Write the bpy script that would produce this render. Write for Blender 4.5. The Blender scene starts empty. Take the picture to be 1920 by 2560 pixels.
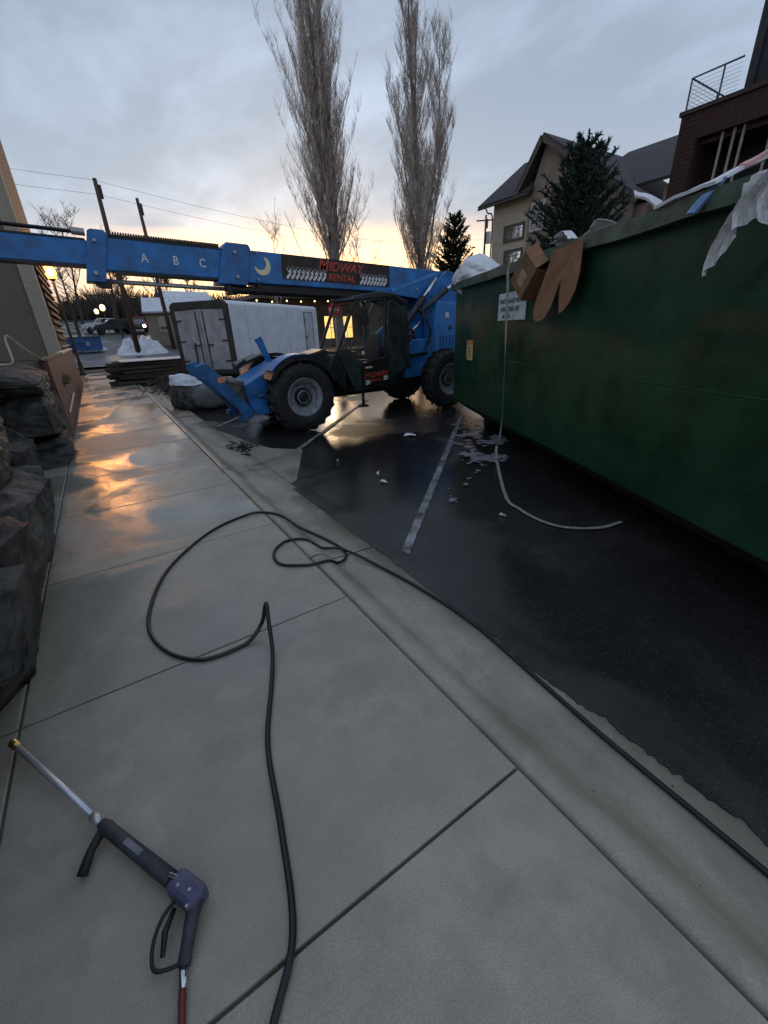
import bpy, math, random
from mathutils import Vector, Matrix, noise
R = math.radians
random.seed(7)
scene = bpy.context.scene
COL = scene.collection

# ------------------------------------------------------------------ camera, sky, sun, exposure
cam_d = bpy.data.cameras.new("camera"); cam = bpy.data.objects.new("camera", cam_d); COL.objects.link(cam)
cam_d.sensor_fit = 'HORIZONTAL'; cam_d.sensor_width = 36.0; cam_d.lens = 36.0 * 1020 / 1920
cam_d.clip_start = 0.02; cam_d.clip_end = 3000
RT, UP, FW = Vector((.83394969, -.5505398, -.03786615)), Vector((.25543983, .32429057, .91081618)), Vector((.48916093, .76924739, -.41107181))
cam.matrix_world = Matrix(((RT.x, UP.x, -FW.x, 0), (RT.y, UP.y, -FW.y, 0), (RT.z, UP.z, -FW.z, 1.75), (0, 0, 0, 1)))
scene.camera = cam

SUN_AZ, SUN_EL = R(24), R(6)          # clockwise from +Y
SUN = Vector((math.sin(SUN_AZ) * math.cos(SUN_EL), math.cos(SUN_AZ) * math.cos(SUN_EL), math.sin(SUN_EL)))
world = bpy.data.worlds.new("World"); scene.world = world; world.use_nodes = True
def build_sky():
    nt = world.node_tree; N = nt.nodes; L = nt.links
    for n in list(N): N.remove(n)
    def nd(t, **kw):
        n = N.new(t)
        for k, v in kw.items():
            if k.startswith('i_'): n.inputs[int(k[2:])].default_value = v
            else: setattr(n, k, v)
        return n
    def math_(op, a, b=None, c=None, clamp=False):
        n = nd('ShaderNodeMath', operation=op, use_clamp=clamp)
        for i, q in enumerate((a, b, c)):
            if q is None: continue
            if isinstance(q, (int, float)): n.inputs[i].default_value = q
            else: L.new(q, n.inputs[i])
        return n.outputs[0]
    def mix(fac, a, b):
        n = nd('ShaderNodeMix', data_type='RGBA')
        for sock, q in ((n.inputs[0], fac), (n.inputs[6], a), (n.inputs[7], b)):
            if isinstance(q, (int, float, tuple)): sock.default_value = q
            else: L.new(q, sock)
        return n.outputs[2]
    tc = nd('ShaderNodeTexCoord'); sep = nd('ShaderNodeSeparateXYZ'); L.new(tc.outputs['Generated'], sep.inputs[0])
    x, y, z = sep.outputs
    zc = math_('MAXIMUM', z, 0.0)
    den = math_('ADD', zc, 0.13)
    comb = nd('ShaderNodeCombineXYZ'); L.new(math_('DIVIDE', x, den), comb.inputs[0]); L.new(math_('DIVIDE', y, den), comb.inputs[1])
    def noise_(scale, det, rough, vec, dist=0.0):
        n = nd('ShaderNodeTexNoise'); n.inputs['Scale'].default_value = scale; n.inputs['Detail'].default_value = det
        n.inputs['Roughness'].default_value = rough; n.inputs['Distortion'].default_value = dist; L.new(vec, n.inputs['Vector']); return n.outputs['Fac']
    mp = nd('ShaderNodeMapping'); mp.inputs['Rotation'].default_value = (0, 0, R(25)); mp.inputs['Scale'].default_value = (1.0, .55, 1); L.new(comb.outputs[0], mp.inputs[0])
    n1 = noise_(0.75, 5, .5, mp.outputs[0], .5); n2 = noise_(2.6, 6, .55, mp.outputs[0], .3)
    cl = math_('ADD', math_('MULTIPLY', n1, .62), math_('MULTIPLY', n2, .38))
    cr = nd('ShaderNodeMapRange', interpolation_type='SMOOTHSTEP'); L.new(cl, cr.inputs[0]); cr.inputs[1].default_value = .44; cr.inputs[2].default_value = .62
    ramp = nd('ShaderNodeValToRGB'); L.new(zc, ramp.inputs[0]); e = ramp.color_ramp.elements
    e[0].position = 0; e[0].color = (.68, .54, .48, 1); e[1].position = 1; e[1].color = (.30, .40, .58, 1)
    for p, c in ((.07, (.56, .50, .50, 1)), (.16, (.42, .475, .56, 1)), (.30, (.345, .415, .53, 1)), (.6, (.315, .395, .52, 1))):
        q = e.new(p); q.color = c
    ramp2 = nd('ShaderNodeValToRGB'); L.new(zc, ramp2.inputs[0]); e = ramp2.color_ramp.elements
    e[0].position = 0; e[0].color = (.50, .41, .40, 1); e[1].position = 1; e[1].color = (.22, .26, .36, 1)
    for p, c in ((.10, (.36, .355, .40, 1)), (.2, (.27, .31, .38, 1)), (.34, (.22, .27, .345, 1)), (.6, (.205, .255, .33, 1))):
        q = e.new(p); q.color = c
    sky = mix(cr.outputs[0], ramp2.outputs[0], ramp.outputs[0])
    # afterglow low over the horizon round the sun's azimuth, broken by streaks of cloud
    vd = nd('ShaderNodeVectorMath', operation='DOT_PRODUCT'); L.new(tc.outputs['Generated'], vd.inputs[0])
    vd.inputs[1].default_value = (math.sin(SUN_AZ), math.cos(SUN_AZ), 0)
    az = nd('ShaderNodeMapRange', interpolation_type='SMOOTHSTEP'); L.new(vd.outputs['Value'], az.inputs[0]); az.inputs[1].default_value = .86; az.inputs[2].default_value = .985; 
    el = nd('ShaderNodeMapRange', interpolation_type='SMOOTHSTEP'); L.new(zc, el.inputs[0]); el.inputs[1].default_value = .225; el.inputs[2].default_value = .115
    mp2 = nd('ShaderNodeMapping'); mp2.inputs['Scale'].default_value = (3.2, 3.2, 26); L.new(tc.outputs['Generated'], mp2.inputs[0])
    st = noise_(1.0, 6, .6, mp2.outputs[0], .7)
    sr = nd('ShaderNodeMapRange', interpolation_type='SMOOTHSTEP'); L.new(st, sr.inputs[0]); sr.inputs[1].default_value = .34; sr.inputs[2].default_value = .56
    g = math_('MULTIPLY', math_('MULTIPLY', az.outputs[0], el.outputs[0]), sr.outputs[0])
    gr = nd('ShaderNodeValToRGB'); L.new(zc, gr.inputs[0]); e = gr.color_ramp.elements
    e[0].position = .02; e[0].color = (1.2, .66, .26, 1); e[1].position = .24; e[1].color = (.90, .56, .40, 1)
    q = e.new(.085); q.color = (1.5, .84, .32, 1); q = e.new(.14); q.color = (1.75, 1.02, .46, 1)
    sky = mix(g, sky, gr.outputs[0])
    nish = nd('ShaderNodeTexSky', sky_type='NISHITA', sun_disc=False); nish.sun_elevation = SUN_EL; nish.sun_rotation = SUN_AZ
    nm = nd('ShaderNodeMix', data_type='RGBA', blend_type='ADD'); nm.inputs[0].default_value = .012
    L.new(sky, nm.inputs[6]); L.new(nish.outputs[0], nm.inputs[7])
    bg = nd('ShaderNodeBackground'); L.new(nm.outputs[2], bg.inputs[0]); bg.inputs[1].default_value = 1.0
    out = nd('ShaderNodeOutputWorld'); L.new(bg.outputs[0], out.inputs[0])
build_sky()
sd = bpy.data.lights.new("sun", 'SUN'); sd.energy = .5; sd.angle = R(12); sd.color = (1, .72, .45)
so = bpy.data.objects.new("sun", sd); COL.objects.link(so); so.rotation_euler = (-SUN).to_track_quat('-Z', 'Y').to_euler()
vs = scene.view_settings; vs.view_transform = 'Standard'; vs.look = 'None'; vs.exposure = 0.62; vs.gamma = 1.0

# ------------------------------------------------------------------ materials
MATS = {}
def M(name, col, rough=.6, metal=0., var=.18, scale=5., bump=0., bscale=60., spec=.5, col2=None, pos=False, emit=None, strength=0., trans=0., stretch=(1, 1, 1), rvar=0., alpha=1., ior=1.45, coat=0.):
    if name in MATS: return MATS[name]
    m = bpy.data.materials.new(name); m.use_nodes = True; nt = m.node_tree; N = nt.nodes; L = nt.links
    b = N['Principled BSDF']
    b.inputs['Metallic'].default_value = metal; b.inputs['Specular IOR Level'].default_value = spec; b.inputs['IOR'].default_value = ior
    b.inputs['Transmission Weight'].default_value = trans; b.inputs['Alpha'].default_value = alpha; b.inputs['Coat Weight'].default_value = coat
    if emit: b.inputs['Emission Color'].default_value = (*emit, 1); b.inputs['Emission Strength'].default_value = strength
    if pos:
        g = N.new('ShaderNodeNewGeometry'); vec = g.outputs['Position']
    else:
        t = N.new('ShaderNodeTexCoord'); oi = N.new('ShaderNodeObjectInfo'); va = N.new('ShaderNodeVectorMath'); va.operation = 'MULTIPLY_ADD'
        L.new(oi.outputs['Random'], va.inputs[0]); va.inputs[1].default_value = (17, 31, 11); L.new(t.outputs['Object'], va.inputs[2]); vec = va.outputs[0]
    mp = N.new('ShaderNodeMapping'); mp.inputs['Scale'].default_value = stretch; L.new(vec, mp.inputs[0]); vec = mp.outputs[0]
    n = N.new('ShaderNodeTexNoise'); n.inputs['Scale'].default_value = scale; n.inputs['Detail'].default_value = 7; n.inputs['Roughness'].default_value = .62; L.new(vec, n.inputs['Vector'])
    c2 = col2 or tuple(max(0, q * (1 - 1.6 * var)) for q in col); c1 = col if col2 else tuple(q * (1 + var) for q in col)
    r = N.new('ShaderNodeMapRange'); L.new(n.outputs['Fac'], r.inputs[0]); r.inputs[1].default_value = .34; r.inputs[2].default_value = .66
    mx = N.new('ShaderNodeMix'); mx.data_type = 'RGBA'; L.new(r.outputs[0], mx.inputs[0]); mx.inputs[6].default_value = (*c2, 1); mx.inputs[7].default_value = (*c1, 1)
    L.new(mx.outputs[2], b.inputs['Base Color'])
    if rvar:
        rr = N.new('ShaderNodeMapRange'); L.new(n.outputs['Fac'], rr.inputs[0]); rr.inputs[1].default_value = .3; rr.inputs[2].default_value = .7
        rr.inputs[3].default_value = max(.02, rough - rvar); rr.inputs[4].default_value = min(1, rough + rvar); L.new(rr.outputs[0], b.inputs['Roughness'])
    else: b.inputs['Roughness'].default_value = rough
    if bump:
        n2 = N.new('ShaderNodeTexNoise'); n2.inputs['Scale'].default_value = bscale; n2.inputs['Detail'].default_value = 5; L.new(vec, n2.inputs['Vector'])
        bp = N.new('ShaderNodeBump'); bp.inputs['Strength'].default_value = bump; bp.inputs['Distance'].default_value = .02; L.new(n2.outputs['Fac'], bp.inputs['Height']); L.new(bp.outputs[0], b.inputs['Normal'])
    MATS[name] = m; return m

def wet_material(name, dry, wet, r_dry, r_wet, scale, lo, hi, grain, gbump, stain=None, stain_vec=(1, 1, 1), streak=None, agg=None):
    """paving whose water film comes and goes: dark and glossy where wet, pale and rough where dry"""
    m = bpy.data.materials.new(name); m.use_nodes = True; nt = m.node_tree; N = nt.nodes; L = nt.links; b = N['Principled BSDF']
    g = N.new('ShaderNodeNewGeometry'); pos = g.outputs['Position']
    def tex(sc, det=6, rough=.6, dist=0., vec=pos, st=None):
        if st:
            mp = N.new('ShaderNodeMapping'); mp.inputs['Scale'].default_value = st; L.new(vec, mp.inputs[0]); vec = mp.outputs[0]
        n = N.new('ShaderNodeTexNoise'); n.inputs['Scale'].default_value = sc; n.inputs['Detail'].default_value = det; n.inputs['Roughness'].default_value = rough
        n.inputs['Distortion'].default_value = dist; L.new(vec, n.inputs['Vector']); return n.outputs['Fac']
    def rng(v, a, b_, c=0., d=1.):
        n = N.new('ShaderNodeMapRange'); n.interpolation_type = 'SMOOTHSTEP'; L.new(v, n.inputs[0])
        for i, q in enumerate((a, b_, c, d)): n.inputs[i + 1].default_value = q
        return n.outputs[0]
    def mix(f, a, c, mode='MIX'):
        n = N.new('ShaderNodeMix'); n.data_type = 'RGBA'; n.blend_type = mode
        for s, q in ((n.inputs[0], f), (n.inputs[6], a), (n.inputs[7], c)):
            if isinstance(q, (float, int)): s.default_value = q
            elif isinstance(q, tuple): s.default_value = (*q, 1)
            else: L.new(q, s)
        return n.outputs[2]
    w = rng(tex(scale, 6, .55, .6, st=streak), lo, hi)
    fine = tex(grain, 5, .7); mid = tex(5., 6, .6)
    c = mix(w, dry, wet)
    c = mix(rng(mid, .35, .70, 0, .45), c, tuple(q * .55 for q in dry))
    c = mix(rng(tex(1.7, 7, .68, .5), .46, .68, 0, .40), c, tuple(q * .62 for q in wet))
    c = mix(rng(tex(2.3, 7, .7, 1.2), .56, .66, 0, .25), c, tuple(min(1, q * 1.25) for q in dry))
    c = mix(rng(fine, .3, .7, 0, .55), c, tuple(q * .4 for q in wet))
    oi = N.new('ShaderNodeObjectInfo')
    c = mix(rng(oi.outputs['Random'], 0, 1, 0, .22), c, tuple(q * .6 for q in dry))
    if stain:
        c = mix(rng(tex(1.0, 5, .6, .8, st=stain_vec), .53, .70, 0, .55), c, stain)
    if agg: c = mix(rng(tex(150, 3, .6), .60, .72, 0, .8), c, agg)
    L.new(c, b.inputs['Base Color'])
    L.new(rng(w, 0, 1, r_dry, r_wet), b.inputs['Roughness'])
    b.inputs['Specular IOR Level'].default_value = .5
    bp = N.new('ShaderNodeBump'); bp.inputs['Distance'].default_value = .01; L.new(rng(w, 0, 1, gbump, gbump * .3), bp.inputs['Strength']); L.new(fine, bp.inputs['Height']); L.new(bp.outputs[0], b.inputs['Normal'])
    return m

concrete = wet_material('wet_concrete', (.52, .472, .375), (.31, .283, .228), .46, .075, .62, .36, .62, 220, .30, (.17, .135, .095), (.8, .8, .8))
curbmat = wet_material('curb_concrete', (.54, .485, .38), (.31, .28, .215), .55, .25, .9, .36, .62, 180, .3, (.16, .115, .06), (2.4, .55, 1))
asphalt = wet_material('wet_asphalt', (.060, .056, .050), (.016, .0155, .015), .38, .06, .50, .32, .52, 95, .45, agg=(.17, .16, .15))
joint_m = M('joint_dirt', (.16, .14, .11), .9)
street_m = wet_material('street_surface', (.16, .155, .15), (.07, .07, .07), .6, .3, .12, .4, .6, 30, .3)
earth_m = M('earth', (.11, .09, .07), .95, var=.4, scale=.6, bump=.5, bscale=8, pos=True)
paint_w = M('worn_white_paint', (.36, .36, .35), .45, col2=(.03, .03, .03), scale=7, pos=True, bump=.3, bscale=140)
water_m = M('puddle_water', (.02, .02, .02), .04, var=.05, bump=.06, bscale=7, spec=.6)
blue = M('machine_blue', (.026, .165, .44), .42, var=.26, scale=3.4, bump=.06, bscale=7, rvar=.14)
blue_d = M('machine_blue_worn', (.022, .115, .28), .5, var=.3, scale=5, rvar=.1)
black_m = M('black_steel', (.018, .018, .019), .45, var=.3, scale=6)
dgreen = M('cab_charcoal', (.024, .030, .029), .42, var=.3, scale=4)
rubber = M('tyre_rubber', (.022, .021, .021), .72, var=.35, scale=9, bump=.25, bscale=40)
rim_m = M('grey_rim', (.23, .25, .27), .5, var=.25, scale=8)
chrome = M('chrome_rod', (.62, .63, .65), .18, metal=1., var=.05)
steel = M('galvanised', (.36, .37, .38), .42, metal=.7, var=.15)
glass = M('cab_glass', (.22, .23, .20), .10, var=.5, scale=3, alpha=.16)
banner_m = M('banner_black', (.03, .022, .02), .55, var=.3, scale=5)
red_t = M('lettering_red', (.55, .07, .03), .5, var=.2)
white_t = M('lettering_white', (.72, .73, .74), .5, var=.15, scale=20)
yellow_t = M('moon_cream', (.75, .68, .40), .5, var=.1)
white_p = M('trailer_white', (.82, .85, .90), .38, var=.07, scale=2.5, bump=.03, bscale=6)
door_g = M('trailer_door_grey', (.36, .355, .37), .5, var=.2, scale=3)
dark_trim = M('dark_trim', (.045, .04, .037), .6, var=.3)
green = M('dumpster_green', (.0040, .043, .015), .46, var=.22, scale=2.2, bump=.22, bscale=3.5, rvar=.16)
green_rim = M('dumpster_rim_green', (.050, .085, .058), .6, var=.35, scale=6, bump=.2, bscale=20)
card = M('cardboard', (.25, .125, .062), .85, var=.14, scale=5)
card_d = M('cardboard_brown', (.16, .082, .035), .8, var=.25, scale=5)
bag_m = M('white_plastic', (.74, .75, .80), .4, var=.08, scale=3)
sheet_m = M('clear_sheeting', (.80, .81, .82), .16, var=.22, scale=7, alpha=.72, stretch=(9, 9, 1.2))
strap_m = M('strap_webbing', (.32, .30, .265), .8, var=.25, scale=20)
sign_m = M('sign_white', (.55, .58, .60), .55, var=.12, scale=12)
ink = M('sign_ink', (.05, .06, .06), .7, var=.3)
sticker = M('faded_sticker', (.62, .48, .16), .6, var=.25, scale=20)
sticker_o = M('sticker_orange', (.62, .22, .08), .6, var=.25, scale=20)
stone = M('dark_boulder', (.045, .043, .038), .65, var=.7, scale=5, bump=1.0, bscale=14, rvar=.2)
stone2 = M('grey_boulder', (.085, .082, .072), .7, var=.7, scale=5, bump=1.0, bscale=14)
moss = M('soil_and_moss', (.055, .05, .03), .95, var=.5, scale=6, bump=.5, bscale=20)
stucco = M('stucco_grey', (.145, .13, .105), .9, var=.08, scale=10, bump=.2, bscale=120)
stucco_l = M('stucco_beige', (.34, .295, .235), .9, var=.08, scale=10, bump=.2, bscale=120)
wood_d = M('dark_wood', (.10, .06, .04), .8, var=.35, scale=3, stretch=(1, 1, 8))
redwall = M('red_brown_wall', (.135, .058, .05), .75, var=.2, scale=30, bump=.2, bscale=60)
siding = M('beige_siding', (.50, .45, .35), .8, var=.08, scale=2)
taupe = M('taupe_siding', (.26, .21, .165), .85, var=.1, scale=2)
shingle = M('roof_shingles', (.075, .066, .068), .9, var=.3, scale=6, bump=.4, bscale=15)
trim = M('brown_trim', (.11, .09, .075), .75, var=.15)
trim_l = M('pale_trim', (.5, .47, .43), .7, var=.1)
pane_m = M('window_glass', (.03, .035, .04), .03, var=.05, spec=1., metal=0., coat=1.)
pane_sky = M('mirror_pane', (.75, .78, .78), .03, metal=1., var=.03)
brick_m = M('dark_red_brick', (.050, .021, .016), .85, var=.3, scale=12, bump=.4, bscale=40)
dark_wall = M('charcoal_wall', (.03, .03, .038), .7, var=.2, scale=3)
bark = M('poplar_bark', (.15, .125, .105), .9, var=.3, scale=3)
twig_m = M('poplar_twigs', (.42, .36, .32), .9, var=.25, scale=2)
bark_d = M('bare_bark', (.075, .062, .052), .95, var=.3, scale=3)
needle = M('spruce_needles', (.030, .052, .040), .8, var=.4, scale=1.2)
needle2 = M('cedar_needles', (.022, .034, .018), .8, var=.4, scale=1.2)
pole_m = M('pole_wood', (.095, .06, .042), .9, var=.3, scale=2, stretch=(6, 6, .5))
snow = M('dirty_snow', (.68, .70, .74), .8, var=.15, scale=3, bump=.4, bscale=6)
hose_m = M('hose_rubber', (.014, .015, .017), .32, var=.2, scale=8)
lum_m = M('weathered_lumber', (.075, .062, .052), .9, var=.4, scale=3, stretch=(1, 8, 8))
twigpile = M('wet_branches', (.055, .05, .045), .6, var=.5, scale=8)
lamp_e = M('lamp_glow_orange', (1, .6, .25), .5, emit=(1, .34, .045), strength=4)
lamp_y = M('lamp_glow_yellow', (1, .85, .45), .5, emit=(1, .68, .22), strength=4)
lamp_w = M('headlight_glow', (1, .9, .7), .5, emit=(1, .80, .50), strength=12)
lamp_o = M('headlight_orange', (1, .6, .25), .5, emit=(1, .45, .12), strength=12)
win_lit = M('lit_window', (1, .7, .3), .5, emit=(1, .62, .18), strength=1.1, var=.5, scale=3)
post_m = M('post_green_black', (.02, .024, .022), .5, var=.2)
bluebin = M('bin_blue', (.03, .10, .25), .55, var=.3, scale=2)
carw = M('car_white', (.55, .57, .6), .3, var=.05)
card_k = M('car_dark', (.03, .032, .036), .3, var=.1)
carr = M('car_red', (.35, .04, .03), .3, var=.1)
stopred = M('stop_red', (.5, .02, .03), .5, var=.1)
brass = M('brass', (.75, .5, .18), .3, metal=1., var=.1)
gunblue = M('gun_grey_blue', (.085, .085, .145), .45, var=.15, scale=20)
handle_m = M('grip_grey', (.045, .048, .058), .6, var=.2, scale=20)
hose_r = M('hose_red', (.17, .035, .025), .45, var=.15)
paper_m = M('litter_paper', (.75, .76, .8), .7, var=.08)

# ------------------------------------------------------------------ mesh helpers
class MB:
    def __init__(s): s.v = []; s.f = []
    def add(s, vs_, fs):
        o = len(s.v); s.v += [tuple(p) for p in vs_]; s.f += [tuple(i + o for i in f) for f in fs]; return s
    def box(s, x0, x1, y0, y1, z0, z1):
        return s.add([(x0, y0, z0), (x1, y0, z0), (x1, y1, z0), (x0, y1, z0), (x0, y0, z1), (x1, y0, z1), (x1, y1, z1), (x0, y1, z1)],
                     [(0, 3, 2, 1), (4, 5, 6, 7), (0, 1, 5, 4), (1, 2, 6, 5), (2, 3, 7, 6), (3, 0, 4, 7)])
    def obox(s, c, size, mat3):
        o = len(s.v); s.box(-size[0] / 2, size[0] / 2, -size[1] / 2, size[1] / 2, -size[2] / 2, size[2] / 2); c = Vector(c)
        for i in range(o, len(s.v)): s.v[i] = tuple(c + mat3 @ Vector(s.v[i]))
        return s
    def bar(s, a, b, w, h, up=(0, 0, 1)):
        a = Vector(a); b = Vector(b); d = (b - a); l = d.length; d.normalize(); u = Vector(up)
        sd_ = d.cross(u)
        if sd_.length < 1e-4: sd_ = d.cross(Vector((1, 0, 0)))
        sd_.normalize(); u = sd_.cross(d)
        return s.obox((a + b) / 2, (l, w, h), Matrix((d, sd_, u)).transposed())
    def prism(s, poly, axis, a0, a1):
        def P(p, a): return {'y': (p[0], a, p[1]), 'x': (a, p[0], p[1]), 'z': (p[0], p[1], a)}[axis]
        n = len(poly); o = [P(p, a0) for p in poly] + [P(p, a1) for p in poly]
        return s.add(o, [tuple(range(n)), tuple(range(2 * n - 1, n - 1, -1))] + [(i, i + n, (i + 1) % n + n, (i + 1) % n) for i in range(n)])
    def tube(s, pts, r, n=8, caps=True):
        pts = [Vector(p) for p in pts]; m = len(pts)
        if not isinstance(r, (list, tuple)): r = [r] * m
        o = len(s.v); ref = None
        for i, p in enumerate(pts):
            d = (pts[min(i + 1, m - 1)] - pts[max(i - 1, 0)])
            d = d.normalized() if d.length > 1e-9 else Vector((0, 0, 1))
            if ref is None: ref = d.orthogonal().normalized()
            ref = (ref - d * ref.dot(d))
            ref = ref.normalized() if ref.length > 1e-6 else d.orthogonal().normalized()
            bn = d.cross(ref)
            for k in range(n):
                a = 2 * math.pi * k / n; s.v.append(tuple(p + (ref * math.cos(a) + bn * math.sin(a)) * r[i]))
        for i in range(m - 1):
            for k in range(n):
                s.f.append((o + i * n + k, o + i * n + (k + 1) % n, o + (i + 1) * n + (k + 1) % n, o + (i + 1) * n + k))
        if caps: s.f.append(tuple(o + k for k in range(n - 1, -1, -1))); s.f.append(tuple(o + (m - 1) * n + k for k in range(n)))
        return s
    def lathe(s, prof, c, ax, n=32):
        c = Vector(c); ax = Vector(ax).normalized(); u = ax.orthogonal().normalized(); w = ax.cross(u); o = len(s.v); m = len(prof)
        for (r, h) in prof:
            for k in range(n):
                a = 2 * math.pi * k / n; s.v.append(tuple(c + ax * h + (u * math.cos(a) + w * math.sin(a)) * r))
        for i in range(m - 1):
            for k in range(n): s.f.append((o + i * n + k, o + i * n + (k + 1) % n, o + (i + 1) * n + (k + 1) % n, o + (i + 1) * n + k))
        return s
    def grid(s, fn, nu, nv):
        o = len(s.v)
        for j in range(nv + 1):
            for i in range(nu + 1): s.v.append(tuple(fn(i / nu, j / nv)))
        for j in range(nv):
            for i in range(nu):
                a = o + j * (nu + 1) + i; s.f.append((a, a + 1, a + nu + 2, a + nu + 1))
        return s
    def quad(s, a, b, c, d): return s.add([a, b, c, d], [(0, 1, 2, 3)])
    def build(s, name, mat, parent=None, off=None, smooth=False, bevel=0., solid=0., sub=0):
        """off: world position the vertices were written in front of (parent Empty's place)"""
        v = s.v
        if off is not None:
            ox, oy, oz = off; v = [(p[0] - ox, p[1] - oy, p[2] - oz) for p in v]
        me = bpy.data.meshes.new(name); me.from_pydata(v, [], s.f); me.update(); me.materials.append(mat)
        if smooth: me.polygons.foreach_set('use_smooth', [True] * len(me.polygons))
        o = bpy.data.objects.new(name, me); COL.objects.link(o)
        if parent is not None: o.parent = parent
        if solid: md = o.modifiers.new('solid', 'SOLIDIFY'); md.thickness = solid; md.offset = 0
        if bevel: md = o.modifiers.new('bevel', 'BEVEL'); md.width = bevel; md.segments = 2; md.limit_method = 'ANGLE'; md.angle_limit = R(35)
        if sub: md = o.modifiers.new('sub', 'SUBSURF'); md.levels = sub; md.render_levels = sub
        return o
def tag(o, label=None, cat=None, group=None, kind=None):
    for k, q in (('label', label), ('category', cat), ('group', group), ('kind', kind)):
        if q: o[k] = q
    return o
def thing(name, label, cat, loc=(0, 0, 0), rz=0., group=None):
    o = bpy.data.objects.new(name, None); COL.objects.link(o); o.location = loc; o.rotation_euler = (0, 0, rz); o.empty_display_size = .2
    return tag(o, label, cat, group)
def inst(src, name, parent=None, loc=(0, 0, 0), rot=(0, 0, 0), scale=(1, 1, 1)):
    c = src.copy(); c.name = name; COL.objects.link(c); c.parent = parent; c.location = loc; c.rotation_euler = rot; c.scale = scale; return c
def crv(pts, n=8):
    """Catmull-Rom through the points"""
    P = [Vector(p) for p in pts]; P = [P[0] * 2 - P[1]] + P + [P[-1] * 2 - P[-2]]; out = []
    for i in range(1, len(P) - 2):
        a, b, c, d = P[i - 1:i + 3]
        for k in range(n):
            t = k / n; out.append(.5 * ((2 * b) + (c - a) * t + (2 * a - 5 * b + 4 * c - d) * t * t + (3 * b - a - 3 * c + d) * t ** 3))
    out.append(P[-2]); return out
def text(body, size, mat, parent, loc, rot, name='lettering', extr=.003, shear=0., align='CENTER', sx=1.):
    cu = bpy.data.curves.new('t', 'FONT'); cu.body = body; cu.size = size; cu.extrude = extr; cu.shear = shear; cu.align_x = align; cu.offset = size * .012
    to = bpy.data.objects.new('t', cu); COL.objects.link(to); dg = bpy.context.evaluated_depsgraph_get()
    me = bpy.data.meshes.new_from_object(to.evaluated_get(dg)); bpy.data.objects.remove(to); me.materials.clear(); me.materials.append(mat)
    o = bpy.data.objects.new(name, me); COL.objects.link(o); o.parent = parent; o.location = loc; o.rotation_euler = rot; o.scale = (sx, 1, 1); return o

def T(y):
    """height of the street, climbing away from the lot"""
    P = [(-400, 0), (24, 0), (45, .75), (60, 2.2), (100, 5.2), (220, 11), (900, 16)]
    for (a, za), (b, zb) in zip(P, P[1:]):
        if y <= b: return za + (zb - za) * (y - a) / (b - a)
    return 16
LOT = -.12

# ------------------------------------------------------------------ ground, sidewalk, kerb, lot
mb = MB(); xs = [-900, -300, -100, -40, -12, -1.1, 1.6, 8, 20, 40, 100, 300, 900]; ys = [-300, -60, -8, 10, 24, 28, 32, 36, 40, 45, 52, 60, 80, 100, 150, 220, 400, 900]
mb.add([(x, y, T(y) - .19) for y in ys for x in xs], [(j * len(xs) + i, j * len(xs) + i + 1, (j + 1) * len(xs) + i + 1, (j + 1) * len(xs) + i) for j in range(len(ys) - 1) for i in range(len(xs) - 1)])
tag(mb.build('ground', earth_m), kind='structure')

mb = MB(); mb.grid(lambda u, v: (1.0 + 62 * u, -9 + 41 * v, LOT - .004 + .010 * noise.noise((u * 24, v * 16, 0)) + max(0, T(-9 + 41 * v))), 60, 45)
lot = tag(mb.build('parking_lot', asphalt, smooth=True), kind='structure')
mb = MB()
for y0, y1 in zip([32, 36, 40, 45, 52, 60, 70, 85, 100, 130, 160], [36, 40, 45, 52, 60, 70, 85, 100, 130, 160, 220]):
    w0 = 60 if y0 < 40 else 9; mb.add([(-w0 + 3, y0, T(y0) - .05), (w0 + 3, y0, T(y0) - .05), (w0 + 3, y1, T(y1) - .05), (-w0 + 3, y1, T(y1) - .05)], [(0, 1, 2, 3)])
tag(mb.build('street', street_m), kind='structure')

J0, JS = .68, 1.53                       # joint lines across the walk
sidewalk = tag(MB().box(-2.2, 1.07, -4.6, 30.2, -.16, -.022).build('sidewalk', joint_m), kind='structure')
def slab_mesh(w, l, seed):
    mb = MB(); rr = .006; h = .06
    def ring(ins, z): return [(ins, ins, z), (w - ins, ins, z), (w - ins, l - ins, z), (ins, l - ins, z)]
    v = ring(0, -h) + ring(0, -rr) + ring(rr * .3, -rr * .3) + ring(rr, 0)
    f = [(a * 4 + i, a * 4 + (i + 1) % 4, a * 4 + 4 + (i + 1) % 4, a * 4 + 4 + i) for a in range(3) for i in range(4)] + [(12, 13, 14, 15)]
    me = bpy.data.meshes.new('slab'); me.from_pydata(v, [], f); me.update(); me.materials.append(concrete); return me
main_slab = slab_mesh(1.07 + .79 - .012, JS - .012, 1); side_slab = slab_mesh(1.303, JS * 1.0 - .012, 2)
for i in range(-3, 19):
    y = J0 + JS * i
    s = bpy.data.objects.new('slab', main_slab); COL.objects.link(s); s.parent = sidewalk; s.location = (-.79, y + .006, random.uniform(-.002, .002)); s.rotation_euler = (random.uniform(-.0012, .0012), random.uniform(-.0012, .0012), 0)
    if i < 6:
        s = bpy.data.objects.new('slab', side_slab); COL.objects.link(s); s.parent = sidewalk; s.location = (-2.105, y + .006, random.uniform(-.002, .001)); s.rotation_euler = (0, 0, 0)
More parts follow.
